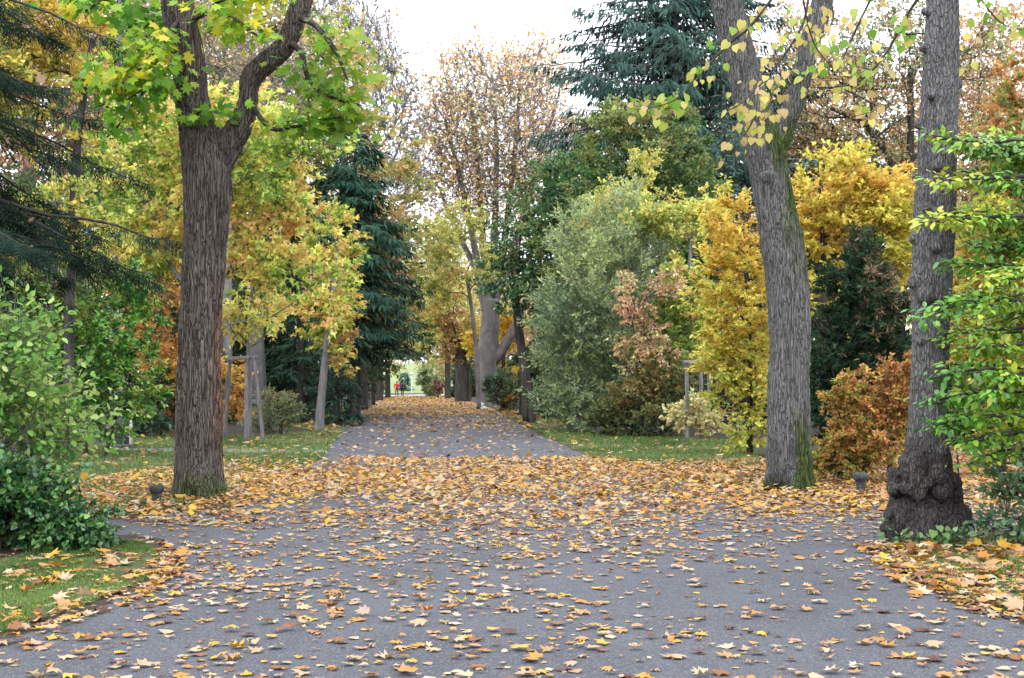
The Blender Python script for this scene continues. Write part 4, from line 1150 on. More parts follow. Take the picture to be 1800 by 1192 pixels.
tree('berberis_hedge', 'fine-leaved rusty orange and green barberry bush behind the small stone bollard', 'shrub', 21.5, (1520, 842), [[(1520, 848, 5), (1520, 810, 4)], [(1560, 848, 5), (1570, 780, 3)]],
     [(1530, 750, 72, 75), (1490, 790, 50, 45), (1580, 690, 36, 70), (1450, 815, 30, 30)], 380, 14500, 0.062, [(0.08, .14, .02), (0.13, .19, .025), (0.24, .23, .03), (0.40, .27, .04), (0.44, .22, .045), (0.32, .13, .04)], T_KITE, B_DARK, lum=1.55, seed=34, gap=.34, rtip=.003, upness=.8)
tree('oak_tree', 'pale tan-leaved oak with dark limbs high behind the burled tree', 'tree', 62, (1580, 735), [[(1580, 738, 11), (1585, 420, 9), (1600, 260, 7), (1600, 120, 5)], [(1590, 330, 7), (1530, 230, 5), (1460, 190, 3)]],
     [(1470, 150, 110, 120), (1600, 110, 120, 120), (1540, 290, 150, 80), (1720, 280, 60, 110), (1720, 80, 70, 80), (1430, 280, 60, 60)], 900, 13000, 0.17, TAN, T_KITE, B_DARK, seed=35, gap=.36, rtip=.009, up=.4, step=.7, rmin=.012, twigs=3, twig_len=1.0, twig_r=.011)
tree('red_oak', 'orange-red oak crown at the frame edge above the hornbeam', 'tree', 42, (1800, 764), [[(1800, 768, 9), (1800, 400, 7), (1798, 250, 5)]],
     [(1800, 190, 55, 95), (1780, 270, 50, 60), (1830, 300, 60, 90)], 180, 6200, 0.17, [(0.16, .2, .03), (0.45, .22, .05), (0.5, .18, .05), (0.48, .3, .1)], T_STAR, B_DARK, seed=36, gap=.38, rtip=.007)
tree('beech_tree', 'yellow and rust leafage glowing behind the green hornbeam', 'tree', 23, (1760, 838), [[(1760, 842, 9), (1762, 600, 7), (1765, 450, 4)]],
     [(1735, 620, 65, 130), (1715, 500, 55, 80), (1780, 700, 70, 80), (1790, 540, 70, 130), (1745, 420, 60, 60)], 280, 12000, 0.095, [(0.2, .26, .02), (0.38, .34, .03), (0.5, .36, .03), (0.42, .18, .04)], T_KITE, B_DARK, seed=37, gap=.38, upness=1.1, jit=.45, rtip=.004)
hb = tree('hornbeam', 'green hornbeam reaching layered boughs across the burled trunk', 'tree', 13.6, (1905, 955), [[(1905, 960, 18), (1900, 700, 15), (1893, 420, 12), (1885, 240, 8)]],
     [(1800, 310, 60, 60, .4), (1810, 430, 70, 50, .5), (1800, 560, 70, 60, .6), (1800, 690, 80, 70, .5)], 170, 3600, 0.085, [(0.07, .19, .02), (0.13, .28, .03), (0.24, .36, .03), (0.42, .40, .04)], T_OVAL, B_DARK, M_GLOSSY, seed=38,
     gap=.36, upness=1.4, jit=.4, rtip=.004, up=.0, spread=.12, flat=.2, shell=1.0, cfreq=.6)
hbb = np.array(hb.location)
hp = []
hr = random.Random(8)
for v0, u1, v1, dy in ((285, 1628, 236, -.5), (300, 1700, 262, .2), (330, 1640, 318, -.4), (352, 1690, 300, .3), (395, 1612, 392, -.6), (410, 1670, 372, .3), (452, 1700, 430, .4), (480, 1668, 470, -.2), (530, 1618, 552, -.6), (545, 1690, 520, .3),
                      (590, 1660, 590, .2), (625, 1700, 610, -.3), (650, 1622, 668, -.6), (668, 1670, 640, .2), (690, 1618, 710, -.5), (700, 1690, 690, .3), (735, 1625, 752, -.6), (742, 1660, 740, -.1), (765, 1690, 780, -.4), (790, 1705, 815, .1), (640, 1740, 700, -.7), (470, 1745, 510, -.7)):
    mu, mv = (1895 + u1) / 2, (v0 + v1) / 2 - 10
    p = [(1895, v0, 5, dy * .2), (mu + 60, mv - 4, 3.6, dy * .6), (mu - 40, mv, 2.6, dy), (u1, v1, 1.2, dy)]
    hp.append(px_path(p, 13.4))
    for f in (.35, .6, .8):
        x0 = 1895 + (u1 - 1895) * f; y0 = v0 + (v1 - v0) * f - 12 * (1 - abs(2 * f - 1))
        L_ = 75 * (1.1 - f) + 20
        hp.append(px_path([(x0, y0, 2, dy * .9), (x0 - L_ * .5, y0 + hr.uniform(-6, 10), 1.4, dy + hr.uniform(-.25, .25)), (x0 - L_, y0 + hr.uniform(-12, 22), .7, dy + hr.uniform(-.5, .5))], 13.4))
c, tp, no, s, cl = spray_crown(hb, hbb, hp, 13.4, B_DARK, 5400, 0.078, [(0.045, .14, .025), (0.08, .22, .03), (0.12, .28, .03), (0.24, .36, .03), (0.42, .40, .04)], T_OVAL, 0.075, 300, 17, up=1.5, jit=.35, droop=.25, cvar=.2, cfreq=.6, flat=.35, lo=.2)
cl = cl * 1.2
kp = leaf_objects(hb, hbb, c, tp, no, s, cl, T_OVAL, M_GLOSSY, 300, 9)
V, T, C = leaves(c[kp], tp[kp], no[kp], s[kp], cl[kp], T_OVAL)
link('bough_leaves', mesh('bough_leaves', V - hbb, T, M_GLOSSY, C), hb, kind='stuff')
tree('low_shrub', 'small straggly grey-green shrub at the corner of the leaf-strewn verge', 'shrub', 13.0, (1790, 960), [[(1790, 965, 3), (1790, 940, 2)], [(1840, 965, 3), (1840, 930, 2)]],
     [(1795, 890, 40, 50), (1770, 930, 36, 30), (1850, 880, 60, 80)], 80, 1200, 0.075, [(0.06, .13, .045), (0.10, .18, .07), (0.17, .24, .1)], T_OVAL, B_DARK, seed=39, gap=.28, rtip=.003, upness=.8, spread=.1)

# ---- woodland filling both sides behind the avenue
WOOD_LABEL = {'a': 'hazy yellow-brown tree in the woodland behind the shrubs', 'b': 'hazy dull green tree in the woodland behind the shrubs', 'c': 'hazy thin rust-tinged tree in the woodland behind the shrubs'}
protos = {}
LOOK = {'a': 'yellow-brown woodland tree', 'b': 'dull green woodland tree', 'c': 'thin rust-tinged woodland tree', 'd': 'dark green understorey shrub', 'e': 'olive and ochre understorey shrub'}
def zone(x, y):
    u = 900 + FPX * x / y
    for lim, t in ((60, 'behind the spruce boughs at the frame edge'), (250, 'behind the large bright green bush'), (420, 'behind the big furrowed maple'), (520, 'behind the stone monument and stakes'), (600, 'behind the leaning pale trunk'),
                   (680, 'behind the dark spruce beside the path'), (730, 'at the far end beside the walkers'), (800, 'closing the far end of the avenue'), (870, 'behind the stout dark avenue trunk'), (960, 'behind the great grey forked trunk'),
                   (1060, 'behind the dark twin-stemmed tree'), (1170, 'behind the grey-green willow'), (1290, 'behind the blue-green spruce'), (1440, 'behind the leaning lime'), (1590, 'behind the amber beech and yew'), (1700, 'behind the burled tree')):
        if u < lim: return t
    return 'behind the green hornbeam boughs'
KEEP = {1, 2, 3, 6, 7, 8, 10, 11, 13, 18, 27, 31, 47, 48, 49, 50, 51, 52, 53, 54, 59, 71, 80, 81, 82, 105, 110, 115, 116, 117, 118, 119, 120, 121, 122, 123, 124, 125, 126, 128, 129, 130, 131, 132, 133, 134, 135, 136, 137, 138, 139, 140, 141, 142, 143, 144, 147, 148, 149, 150, 151, 152, 158, 161, 163, 169, 174, 235, 236, 237, 238, 239, 240}      # the ones that show between the trees in front
DEBUG = False
puts = 0
def put(key, x, y, rz, sc_):
    global puts
    puts += 1
    if KEEP is not None and puts not in KEEP: return
    src = protos[key]
    if not src.get('placed'):
        src['placed'] = 1
        t = src
    else:
        t = src.copy(); COL.objects.link(t)
        for ch in src.children:
            c_ = ch.copy(); COL.objects.link(c_); c_.parent = t
    t.location = (x, y, 0); t.rotation_euler = (0, 0, rz); t.scale = (sc_, sc_, sc_)
    t['label'] = ('nearer ' if y < 78 else 'pale hazy ' if y > 140 else '') + LOOK[key] + ' ' + zone(x, y)
    if DEBUG: t['put'] = puts
protos['a'] = tree('woodland_tree', WOOD_LABEL['a'], 'tree', 110, (900, 709), [[(900, 712, 9), (900, 500, 7), (900, 350, 4)]], [(900, 420, 90, 110), (850, 520, 70, 80), (960, 510, 70, 90), (900, 600, 80, 60)], 280, 13000, 0.27,
                   [(0.2, .22, .05), (0.36, .3, .06), (0.46, .32, .08), (0.4, .22, .08)], T_KITE, B_GREY, group='woodland trees behind the avenue', seed=51, gap=.36, rtip=.014)
protos['b'] = tree('woodland_tree', WOOD_LABEL['b'], 'tree', 110, (900, 709), [[(900, 712, 9), (900, 500, 7), (900, 350, 4)]], [(900, 400, 80, 120), (850, 520, 70, 90), (950, 500, 80, 100), (900, 610, 90, 70)], 280, 13000, 0.28,
                   [(0.04, .075, .03), (0.07, .11, .04), (0.13, .16, .05)], T_KITE, B_GREY, group='woodland trees behind the avenue', seed=52, gap=.34, rtip=.014)
protos['c'] = tree('woodland_tree', WOOD_LABEL['c'], 'tree', 110, (900, 709), [[(900, 712, 10), (900, 500, 8), (905, 350, 5)]], [(900, 330, 120, 130), (850, 420, 90, 100), (970, 430, 90, 110)], 700, 8500, 0.26,
                   RUST, T_KITE, B_TWIG, group='woodland trees behind the avenue', seed=53, gap=.34, rtip=.012, up=.6, step=.9, tk=4)
protos['d'] = tree('woodland_shrub', 'dull dark green understorey shrub behind the avenue trees', 'shrub', 70, (900, 728), [[(900, 731, 3), (900, 700, 2)]], [(900, 695, 70, 40), (870, 660, 50, 45), (930, 655, 50, 45)], 130, 4200, .24,
                   [(0.03, .055, .022), (0.055, .09, .03), (0.09, .12, .04)], T_KITE, B_DARK, group='understorey shrubs behind the avenue', seed=54, gap=.3)
protos['e'] = tree('woodland_shrub', 'olive and ochre understorey shrub behind the avenue trees', 'shrub', 70, (900, 728), [[(900, 731, 3), (900, 700, 2)]], [(900, 695, 60, 40), (875, 655, 50, 50), (920, 645, 45, 45)], 130, 4000, .24,
                   [(0.07, .09, .03), (0.2, .17, .05), (0.34, .22, .06)], T_KITE, B_DARK, group='understorey shrubs behind the avenue', seed=55, gap=.3)
wr = random.Random(5)
spots = []
for y in (76, 92, 112, 138, 168, 205):
    for sgn in (-1, 1):
        x = sgn * (15 + wr.uniform(0, 4)) - .065 * y
        while abs(x) < y * 0.38 + 4:
            spots.append((x, y + wr.uniform(-6, 6)))
            x += sgn * wr.uniform(9, 13)
for y, x0 in ((176, -8.0), (190, -6), (206, -3), (222, 4)):
    for k in range(3):
        spots.append((x0 + 6 * k + wr.uniform(-1.5, 1.5), y + wr.uniform(-3, 3)))
for y, x0 in ((150, -15.5), (172, -18), (192, -21.5), (215, -22)):
    for k in range(2):
        spots.append((x0 - 6 * k + wr.uniform(-1, 1), y + wr.uniform(-3, 3)))
for x in range(-60, 75, 11):
    spots.append((x + wr.uniform(-3, 3), 285 + wr.uniform(-12, 25)))
for k, (x, y) in enumerate(spots):
    put(wr.choice('aabbc' if y < 250 else 'aac') if abs(x) > 26 or y > 240 else wr.choice('aac' if y > 140 else 'aabbc'), x, y, wr.uniform(0, 6.28), wr.uniform(0.6, 1.0) if y < 250 else wr.uniform(.6, .9))
for y, xs in ((166, np.arange(-6.6, 6, 2.4)), (240, np.arange(-9.5, 30, 3.0)), (196, np.arange(-1, 14, 3))):
    for x in xs: put(wr.choice('dee'), x, y + wr.uniform(-2, 2), wr.uniform(0, 6.28), wr.uniform(.8, 1.2))
for y, xs in ((170, np.arange(-19.5, -30, -2.6)), (215, np.arange(-21, -34, -3))):
    for x in xs: put(wr.choice('de'), x, y + wr.uniform(-2, 2), wr.uniform(0, 6.28), wr.uniform(.8, 1.2))
for x, y, k_, s_ in [(-24 + 3.6 * q + wr.uniform(-1, 1), 66 + 3 * (q % 3), 'ccaba'[q % 5], 1.15) for q in range(5)] + [(13 + 4.2 * q, 74 + 4 * (q % 3), 'cabca'[q % 5], .95) for q in range(5)] + [(x_, y_, q_, .62) for x_, y_, q_ in ((-17, 52, 'b'), (-13, 60, 'b'), (-21, 48, 'a'), (-10, 68, 'c'), (15, 70, 'b'), (20, 60, 'a'), (11, 76, 'a'), (24, 64, 'b'), (5.5, 80, 'b'), (-8.5, 82, 'b'))]:
    put(k_, x, y, wr.uniform(0, 6.28), s_)
for y in (58, 70, 84, 102, 125, 150, 178):
    for sgn in (-1, 1):
        x = (-.104 * y - 4 if sgn < 0 else -.014 * y + 4) + sgn * wr.uniform(0, 1.5)
        while abs(x) < y * .38 + 2:
            put(wr.choice('de'), x, y + wr.uniform(-4, 4), wr.uniform(0, 6.28), wr.uniform(.7, 1.25))
            x += sgn * wr.uniform(3.5, 6.5)
for x, y, k_, s_ in ((11.6, 36, 'd', .7), (13.6, 38, 'e', .75), (15.6, 40, 'd', .8), (10.4, 40, 'e', .7), (12.6, 44, 'd', .9), (17, 44, 'd', .9)):
    put(k_, x, y, wr.uniform(0, 6.28), s_)
for o in list(COL.objects):
    if 'placed' in o: del o['placed']

# ================================================================== SMALL THINGS
def box_pts(a, b, wx, wy):
    """A squared bar from a to b."""
    a, b = np.array(a, float), np.array(b, float)
    d = nrm(b - a)
    ref = np.array([0, 0, 1.0]) if abs(d[2]) < 0.8 else np.array([0, 1.0, 0])
    x = nrm(np.cross(d, ref)); y = np.cross(x, d)
    V = np.array([p + sx * x * wx / 2 + sy * y * wy / 2 for p in (a, b) for sx, sy in ((-1, -1), (1, -1), (1, 1), (-1, 1))])
    F = [(0, 3, 2, 1), (4, 5, 6, 7), (0, 1, 5, 4), (1, 2, 6, 5), (2, 3, 7, 6), (3, 0, 4, 7)]
    return V, np.array([t for f in F for t in ((f[0], f[1], f[2]), (f[0], f[2], f[3]))])

def part_tube(t, name, path, mat, k=10, lump=0.03):
    V, T = sweep(path, k, lump, 3)
    return link(name, mesh(name, V - np.array(t.location), T, mat, None, True), t)

def part_box(t, name, a, b, wx, wy, mat):
    V, T = box_pts(a, b, wx, wy)
    o = link(name, mesh(name, V - np.array(t.location), T, mat), t)
    m = o.modifiers.new('b', 'BEVEL'); m.width = 0.006; m.segments = 1
    return o

# tree stakes round the saplings
def stakes(label, base, posts, bars, straps, rad):
    t = thing('tree_support', label, 'tree stake', base)
    for (u0, v0, u1, v1, D, D1_) in posts:
        a, b = P(u0, v0, D), P(u1, v1, D1_)
        a[2] = -0.02
        part_tube(t, 'post', [(*a, rad * 1.08), (*(a * .5 + b * .5), rad), (*b, rad * 0.95), (*(b + (b - a) * 0.004), rad * .8)], M_WOOD, 10, 0.02)
    for (u0, v0, D, u1, v1, D1_) in bars:
        part_box(t, 'crossbar', P(u0, v0, D), P(u1, v1, D1_), 0.035, 0.1, M_WOOD)
    for (pts) in straps:
        part_tube(t, 'strap', [(*P(u, v, D), 0.025) for u, v, D in pts], M_STRAP, 6, 0)
    return t
stakes('weathered wooden tree stakes with a crossbar around the sapling beside the big furrowed trunk', G(434, 776),
       [(395, 770, 404, 632, 39.3, 39.0), (432, 776.5, 434, 634, 37.2, 37.6), (440, 774.5, 439, 634, 38.2, 38.0), (463, 776.5, 447, 632, 37.2, 37.6)],
       [(399, 631, 38.9, 454, 627, 37.5), (430, 632, 37.5, 448, 630, 38.7)], [], 0.05)
stakes('weathered wooden tree stakes with black strap on the lawn in front of the golden beech', G(1208, 776),
       [(1208, 776, 1207, 640, 37.3, 37.3), (1233, 776, 1232, 644, 37.6, 37.6), (1246, 772, 1246, 640, 38.8, 38.8)],
       [(1201, 637, 37.3, 1248, 634, 38.9), (1203, 637, 37.2, 1236, 637, 37.55)], [[(1207, 645, 37.2), (1220, 652, 37.4), (1236, 653, 38), (1247, 645, 38.7)]], 0.05)
tree('maple_sapling', 'slender maple sapling held between wooden stakes', 'tree', 38.4, (436, 772), [[(437, 775, 4.5), (438, 640, 4.2), (440, 580, 4), (442, 500, 3)], [(440, 610, 2.5), (465, 590, 2), (480, 560, 1.2)], [(440, 612, 2.2), (415, 590, 1.6), (398, 560, 1)]],
     [(445, 540, 60, 40), (420, 570, 40, 25)], 50, 800, 0.15, [(0.2, .28, .03), (0.45, .38, .05), (0.52, .36, .06)], T_STAR, B_GREY, seed=61, gap=.3, rtip=.004)

# little stone bollards with flared tops
def bollard(label, u, v):
    b = G(u, v)
    k = b[1] / FPX
    t = thing('stone_bollard', label, 'bollard', b, 'small stone bollards at the path edge')
    rng = np.random.default_rng(int(u))
    for nm, prof in (('stem', [(8.5, -3), (8.5, 3), (8, 10), (8.2, 20), (9.5, 23.5)]), ('cap', [(9.6, 22), (12.5, 26), (13.8, 30), (13, 34.5), (9, 36.5), (4, 35.5), (0.4, 36)])):
        n = 20
        V = []
        for r, z in prof:
            for a in range(n):
                an = a * 2 * math.pi / n
                V.append((math.cos(an) * r * k, math.sin(an) * r * k, z * k))
        V = np.array(V)
        V = V * (1 + 0.28 * (fbm(V * 22 + u, 3)[:, None] - 0.5))
        T = [t3 for i in range(len(prof) - 1) for a in range(n) for t3 in ((i * n + a, i * n + (a + 1) % n, (i + 1) * n + a), (i * n + (a + 1) % n, (i + 1) * n + (a + 1) % n, (i + 1) * n + a))]
        link(nm, mesh(nm, V, np.array(T), M_STONE, None, True), t)
bollard('small dark stone bollard with flared mossy top beside the big furrowed maple', 275, 889)
bollard('small dark stone bollard with flared mossy top beside the burled tree', 1513, 868)

# gravestone among the shrubs, stone pedestal behind the sapling, white stones
t = thing('gravestone', 'dark upright gravestone slab with a pale edge under the bright green bush', 'gravestone', G(216, 789))
g = np.array(t.location)
part_box(t, 'slab', (g[0], g[1], -0.02), (g[0], g[1], 1.05), 0.32, 0.1, M_DARKSTONE)
part_box(t, 'edge_strip', (g[0] + .185, g[1], -0.02), (g[0] + .185, g[1], 1.02), 0.045, 0.14, M_PALESTONE)
part_box(t, 'base', (g[0] - .25, g[1], 0.05), (g[0] + .27, g[1], 0.05), 0.28, 0.12, M_DARKSTONE)
t = thing('stone_monument', 'tall grey tapering stone monument on a pedestal behind the staked sapling', 'monument', (P(449, 675, 45)[0], 45, 0))
g = np.array(t.location)
def frustum(t, name, w0, w1, z0, z1, mat):
    V = np.array([(sx * w_ / 2, sy * w_ / 2, z) for w_, z in ((w0, z0), (w1, z1)) for sx, sy in ((-1, -1), (1, -1), (1, 1), (-1, 1))])
    F = [(0, 3, 2, 1), (4, 5, 6, 7), (0, 1, 5, 4), (1, 2, 6, 5), (2, 3, 7, 6), (3, 0, 4, 7)]
    o = link(name, mesh(name, V, np.array([q for f in F for q in ((f[0], f[1], f[2]), (f[0], f[2], f[3]))]), mat), t)
    m = o.modifiers.new('b', 'BEVEL'); m.width = 0.02; m.segments = 2
frustum(t, 'pedestal', 0.95, 0.9, -0.02, 0.85, M_GREYSTONE)
frustum(t, 'cornice', 1.02, 0.86, 0.853, 1.02, M_GREYSTONE)
frustum(t, 'shaft', 0.66, 0.34, 1.023, 3.9, M_GREYSTONE)
def rock(label, u, v, r, seed):
    b = G(u, v)
    bm = bmesh.new(); bmesh.ops.create_icosphere(bm, subdivisions=3, radius=1)
    V = np.array([q.co[:] for q in bm.verts]); T = np.array([[q.index for q in f.verts] for f in bm.faces]); bm.free()
    V = V * (0.6 + 0.8 * fbm(V * 1.1 + seed * 5, seed))[:, None] * np.array([r, r * .8, r * .7]) + np.array([0, 0, r * .3])
    o = link('rock', mesh('rock', V, T, M_PALESTONE, None, True), None)
    o.location = b
    props(o, label, 'rock', 'white stones at the foot of the great grey tree')
rock('larger white stone at the foot of the great grey forked trunk', 844, 716.5, 0.32, 1)
rock('smaller white stone at the foot of the great grey forked trunk', 851, 720, 0.2, 2)

# far lamp post
t = thing('street_lamp', 'thin pale lamp post by the far bend of the path', 'street lamp', P(723.5, 675, 222) * np.array([1, 1, 0]))
g = np.array(t.location)
M_LAMP = mat_plain('pale_paint', (0.7, 0.72, 0.72), 0.5)
part_tube(t, 'pole', [(*g, 0.09), (g[0], g[1], 1.5, .08), (g[0], g[1], 2.9, .06)], M_LAMP, 8, 0)
part_tube(t, 'lamp_head', [(g[0], g[1], 2.9, .07), (g[0], g[1], 3.0, .22), (g[0], g[1], 3.2, .24), (g[0], g[1], 3.36, .08)], M_LAMP, 10, 0)

# seedling with round leaves and its neighbours at the foot of the burled tree
b = G(1648, 962)
t = thing('seedling', 'pale green seedling with round leaves at the foot of the burled tree', 'plant', b)
rng = np.random.default_rng(9)
lf = [(1641, 926, .10), (1650, 918, .085), (1660, 931, .085), (1634, 934, .075), (1643, 943, .075), (1626, 921 + 16, .05)]
me_l = mesh('leaf', T_HEART[0], T_HEART[1], M_LEAF, np.repeat([[0.2, .34, .1]], len(T_HEART[0]), 0))
for u, v, s_ in lf:
    q = P(u, v + 6, b[1] - .08)
    part_tube(t, 'stalk', [(b[0], b[1], 0, .004), ((b[0] + q[0]) / 2, b[1] - .03, q[2] * .7, .003), (*q, .002)], B_DARK, 5, 0)
    o = link('leaf', me_l, t)
    yv = nrm(np.array([q[0] - b[0], -.25, -.12]) + rng.normal(0, .05, 3)); zv = nrm(np.array([0, -.75, .8]))
    x, y, z = frames(yv[None], zv[None])
    M = np.eye(4); M[:3, 0], M[:3, 1], M[:3, 2] = x[0] * s_, y[0] * s_, z[0] * s_; M[:3, 3] = q - b
    o.matrix_local = Matrix(M.tolist())
tree('ground_plant', 'dark green low leaves sprouting along the foot of the burled trunk', 'plant', 13.1, (1640, 962), [[(1640, 964, 1), (1640, 955, .8)]],
     [(1585, 950, 25, 10), (1625, 953, 26, 9), (1675, 946, 25, 14), (1560, 935, 8, 14)], 40, 70, 0.06, [(0.04, .12, .05), (0.08, .2, .05), (0.18, .27, .1)], T_HEART, B_DARK, seed=62, gap=.1, rtip=.002, upness=.7)

# ---- the two walkers
SKIN = mat_plain('skin', (0.5, 0.3, 0.22), 0.6); RED = mat_plain('red_jacket', (0.55, 0.03, 0.05), 0.7); NAVY = mat_plain('dark_blue_cloth', (0.02, 0.028, 0.05), 0.8)
BLACK = mat_plain('black_cloth', (0.012, 0.012, 0.014), 0.8); HAIR = mat_plain('dark_hair', (0.03, 0.02, 0.015), 0.6)
def walker(label, u, v, top, leg, stride, wide=1.0):
    b = G(u, v)
    t = thing('person', label, 'person', b)
    J = [(0, 0, .95, .13), (0, .01, 1.15, .135), (0, .0, 1.38, .15), (0, 0, 1.50, .055), (0, -.01, 1.60, .085), (0, -.01, 1.70, .075)]
    E = [(0, 1), (1, 2), (2, 3), (3, 4), (4, 5)]
    for s_ in (-1, 1):
        f = s_ * stride
        n = len(J)
        J += [(s_ * .1, 0, .88, .1), (s_ * .1, f * .55, .48, .07), (s_ * .1, f * .9 - (.1 if f < 0 else 0), .09, .05), (s_ * .11, f * .9 + .14, .04, .045)]
        E += [(0, n), (n, n + 1), (n + 1, n + 2), (n + 2, n + 3)]
        n = len(J)
        J += [(s_ * .2 * wide, 0, 1.40, .075), (s_ * .27 * wide, -f * .35, 1.14, .055), (s_ * .25 * wide, -f * .6 + .08, .9, .042), (s_ * .25 * wide, -f * .65 + .11, .8, .035)]
        E += [(2, n), (n, n + 1), (n + 1, n + 2), (n + 2, n + 3)]
    me = bpy.data.meshes.new('body')
    me.from_pydata([j[:3] for j in J], E, [])
    ob = bpy.data.objects.new('body', me); COL.objects.link(ob)
    m = ob.modifiers.new('s', 'SKIN')
    for i, j in enumerate(J):
        me.skin_vertices[0].data[i].radius = (j[3] * (wide if .9 < j[2] < 1.45 else 1), j[3])
    me.skin_vertices[0].data[0].use_root = True
    m = ob.modifiers.new('d', 'SUBSURF'); m.levels = 1; m.render_levels = 1
    me2 = apply_mods(ob)
    bpy.data.objects.remove(ob); bpy.data.meshes.remove(me)
    me2.materials.clear()
    for q in (top, leg, SKIN, BLACK): me2.materials.append(q)
    for p in me2.polygons:
        z = p.center.z
        p.material_index = 3 if z < .08 else 1 if z < .86 and abs(p.center.x) < .2 else 2 if z > 1.5 or (z < .86) else 0
        p.use_smooth = True
    link('body', me2, t)
    bm = bmesh.new(); bmesh.ops.create_icosphere(bm, subdivisions=2, radius=.105)
    for q in list(bm.verts):
        q.co = Vector((q.co.x * .9, q.co.y * 1.02 , q.co.z * 1.05 + 1.655))
    bmesh.ops.delete(bm, geom=[f for f in bm.faces if f.calc_center_median().y > .02 and f.calc_center_median().z < 1.68], context='FACES')
    me3 = bpy.data.meshes.new('hair'); bm.to_mesh(me3); bm.free(); me3.materials.append(HAIR)
    link('hair', me3, t)
    return t
t = walker('person in a wide red jacket and dark trousers walking away down the avenue', 697.5, 696.2, RED, NAVY, .3, 1.25)
t.scale = (1.06, 1.06, 1.06)
t = walker('person in dark clothes walking beside the red-jacketed one', 707.5, 696.6, NAVY, BLACK, -.26)

# ================================================================== GRASS
def in_poly(p, poly):
    x, y = p[:, 0], p[:, 1]
    poly = np.asarray(poly)
    r = np.zeros(len(p), bool)
    j = len(poly) - 1
    for i in range(len(poly)):
        xi, yi, xj, yj = *poly[i], *poly[j]
        c = (yi > y) != (yj > y)
        r ^= c & (x < (xj - xi) * (y - yi) / (yj - yi + 1e-12) + xi)
        j = i
    return r

def scatter(poly, n, rng, maxtry=40):
    poly = np.asarray(poly)
    lo, hi = poly.min(0), poly.max(0)
    out = np.zeros((0, 2))
    for _ in range(maxtry):
        q = lo + rng.random((n * 2, 2)) * (hi - lo)
        out = np.concatenate([out, q[in_poly(q, poly)]])
        if len(out) >= n: break
    return out[:n]

T_BLADE = (np.array([(-.5, 0, 0), (.5, 0, 0), (.0, 1, .25)], float), np.array([(0, 1, 2)]))
def grass(polys, n, h, w_, pal, seed, patch=None):
    rng = np.random.default_rng(seed)
    out = []
    for pg, k in zip(polys, n):
        p = scatter(pg, k, rng)
        if patch: p = p[fbm(np.c_[p * patch, p[:, 0] * 0], seed) + rng.normal(0, .06, len(p)) > .46]
        m = len(p)
        c = np.c_[p, np.full(m, 0.012)]
        tip = np.c_[rng.normal(0, .45, (m, 2)), np.ones(m)]
        nor = np.c_[rng.normal(0, 1, (m, 2)), rng.normal(0, .1, m)]
        s = h * (0.5 + 0.9 * rng.random(m))
        cols = pick(pal, 0.5 + 1.8 * (fbm(np.c_[p * .8, p[:, 0] * 0], seed + 3) - .5) + rng.normal(0, .2, m)) * (0.8 + .4 * rng.random((m, 1)))
        TV = T_BLADE[0] * np.array([w_ / h, 1, 1])
        out.append(leaves(c, tip, nor, s, cols, (TV, T_BLADE[1])))
    V, T, C = join(out)
    link('grass', mesh('grass', V, T, M_GRASS, C), kind='stuff')
PAL_GRASS = [(0.055, .11, .025), (0.09, .17, .035), (0.14, .22, .055), (0.24, .25, .09)]
grass([LAWN_L, LAWN_R, VERGE_L, VERGE_R], [34000, 30000, 9000, 9000], 0.085, 0.012, PAL_GRASS, 71)
grass([MOSS_L], [52000], 0.03, 0.006, [(0.06, .11, .02), (0.10, .18, .03), (0.15, .25, .05), (0.22, .28, .08)], 72, 1.3)
grass([MOSS_R], [26000], 0.04, 0.006, [(0.06, .11, .02), (0.10, .18, .03), (0.15, .25, .05)], 73, 2.0)

# ================================================================== FALLEN LEAVES
def curled(seed):
    """One fallen maple leaf: lobed outline with a mid ring, curled and crumpled."""
    rng = np.random.default_rng(seed)
    V, T = T_MAPLE
    V = V - np.array([0, .45, 0])
    r = np.linalg.norm(V[:, :2], axis=1)
    a = rng.random() * 6.28
    along = V[:, 0] * math.cos(a) + V[:, 1] * math.sin(a)
    kind = rng.choice(4, p=[.4, .25, .12, .23])
    z = [0.12, 0.35, 0.95, -0.25][kind] * along ** 2 + [0.06, .2, 0.1, -.2][kind] * r ** 2 + rng.normal(0, [.035, .05, .07, .04][kind], len(V))
    V = V.copy()
    V[:, 2] = z
    V[:, :2] *= (1 - [.02, .12, .3, .08][kind] * np.abs(along))[:, None]
    V[:, 2] -= np.percentile(V[:, 2], 12)
    return V, T
def curled_oval(seed):
    rng = np.random.default_rng(seed)
    V, T = T_OVAL
    V = V - np.array([0, .5, 0])
    V = V * np.array([rng.uniform(.8, 1.3), .8, 1])
    V[:, 2] = rng.uniform(-.2, 1.1) * V[:, 0] ** 2 + rng.uniform(-.1, .5) * V[:, 1] ** 2 + rng.normal(0, .03, len(V))
    V[:, 2] -= np.percentile(V[:, 2], 12)
    return V, T
def curled_star(seed):
    rng = np.random.default_rng(seed)
    V, T = T_STAR
    V = V - np.array([0, .45, 0])
    a = rng.random() * 6.28
    along = V[:, 0] * math.cos(a) + V[:, 1] * math.sin(a)
    V = V * np.array([rng.uniform(.9, 1.25), 1, 1])
    V[:, 2] = rng.uniform(-.3, .8) * along ** 2 + rng.normal(0, .07, len(V))
    V[:, 2] -= np.percentile(V[:, 2], 12)
    return V, T
SHAPES = [curled(100 + k) for k in range(14)] + [curled_oval(200 + k) for k in range(6)] + [curled_star(300 + k) for k in range(10)]
T_LOW = (np.array([(0, -.5, .0), (.5, -.15, .14), (.28, .42, .05), (-.3, .4, .12), (-.5, -.1, .02)], float), np.array([(0, 1, 2), (0, 2, 3), (0, 3, 4)]))
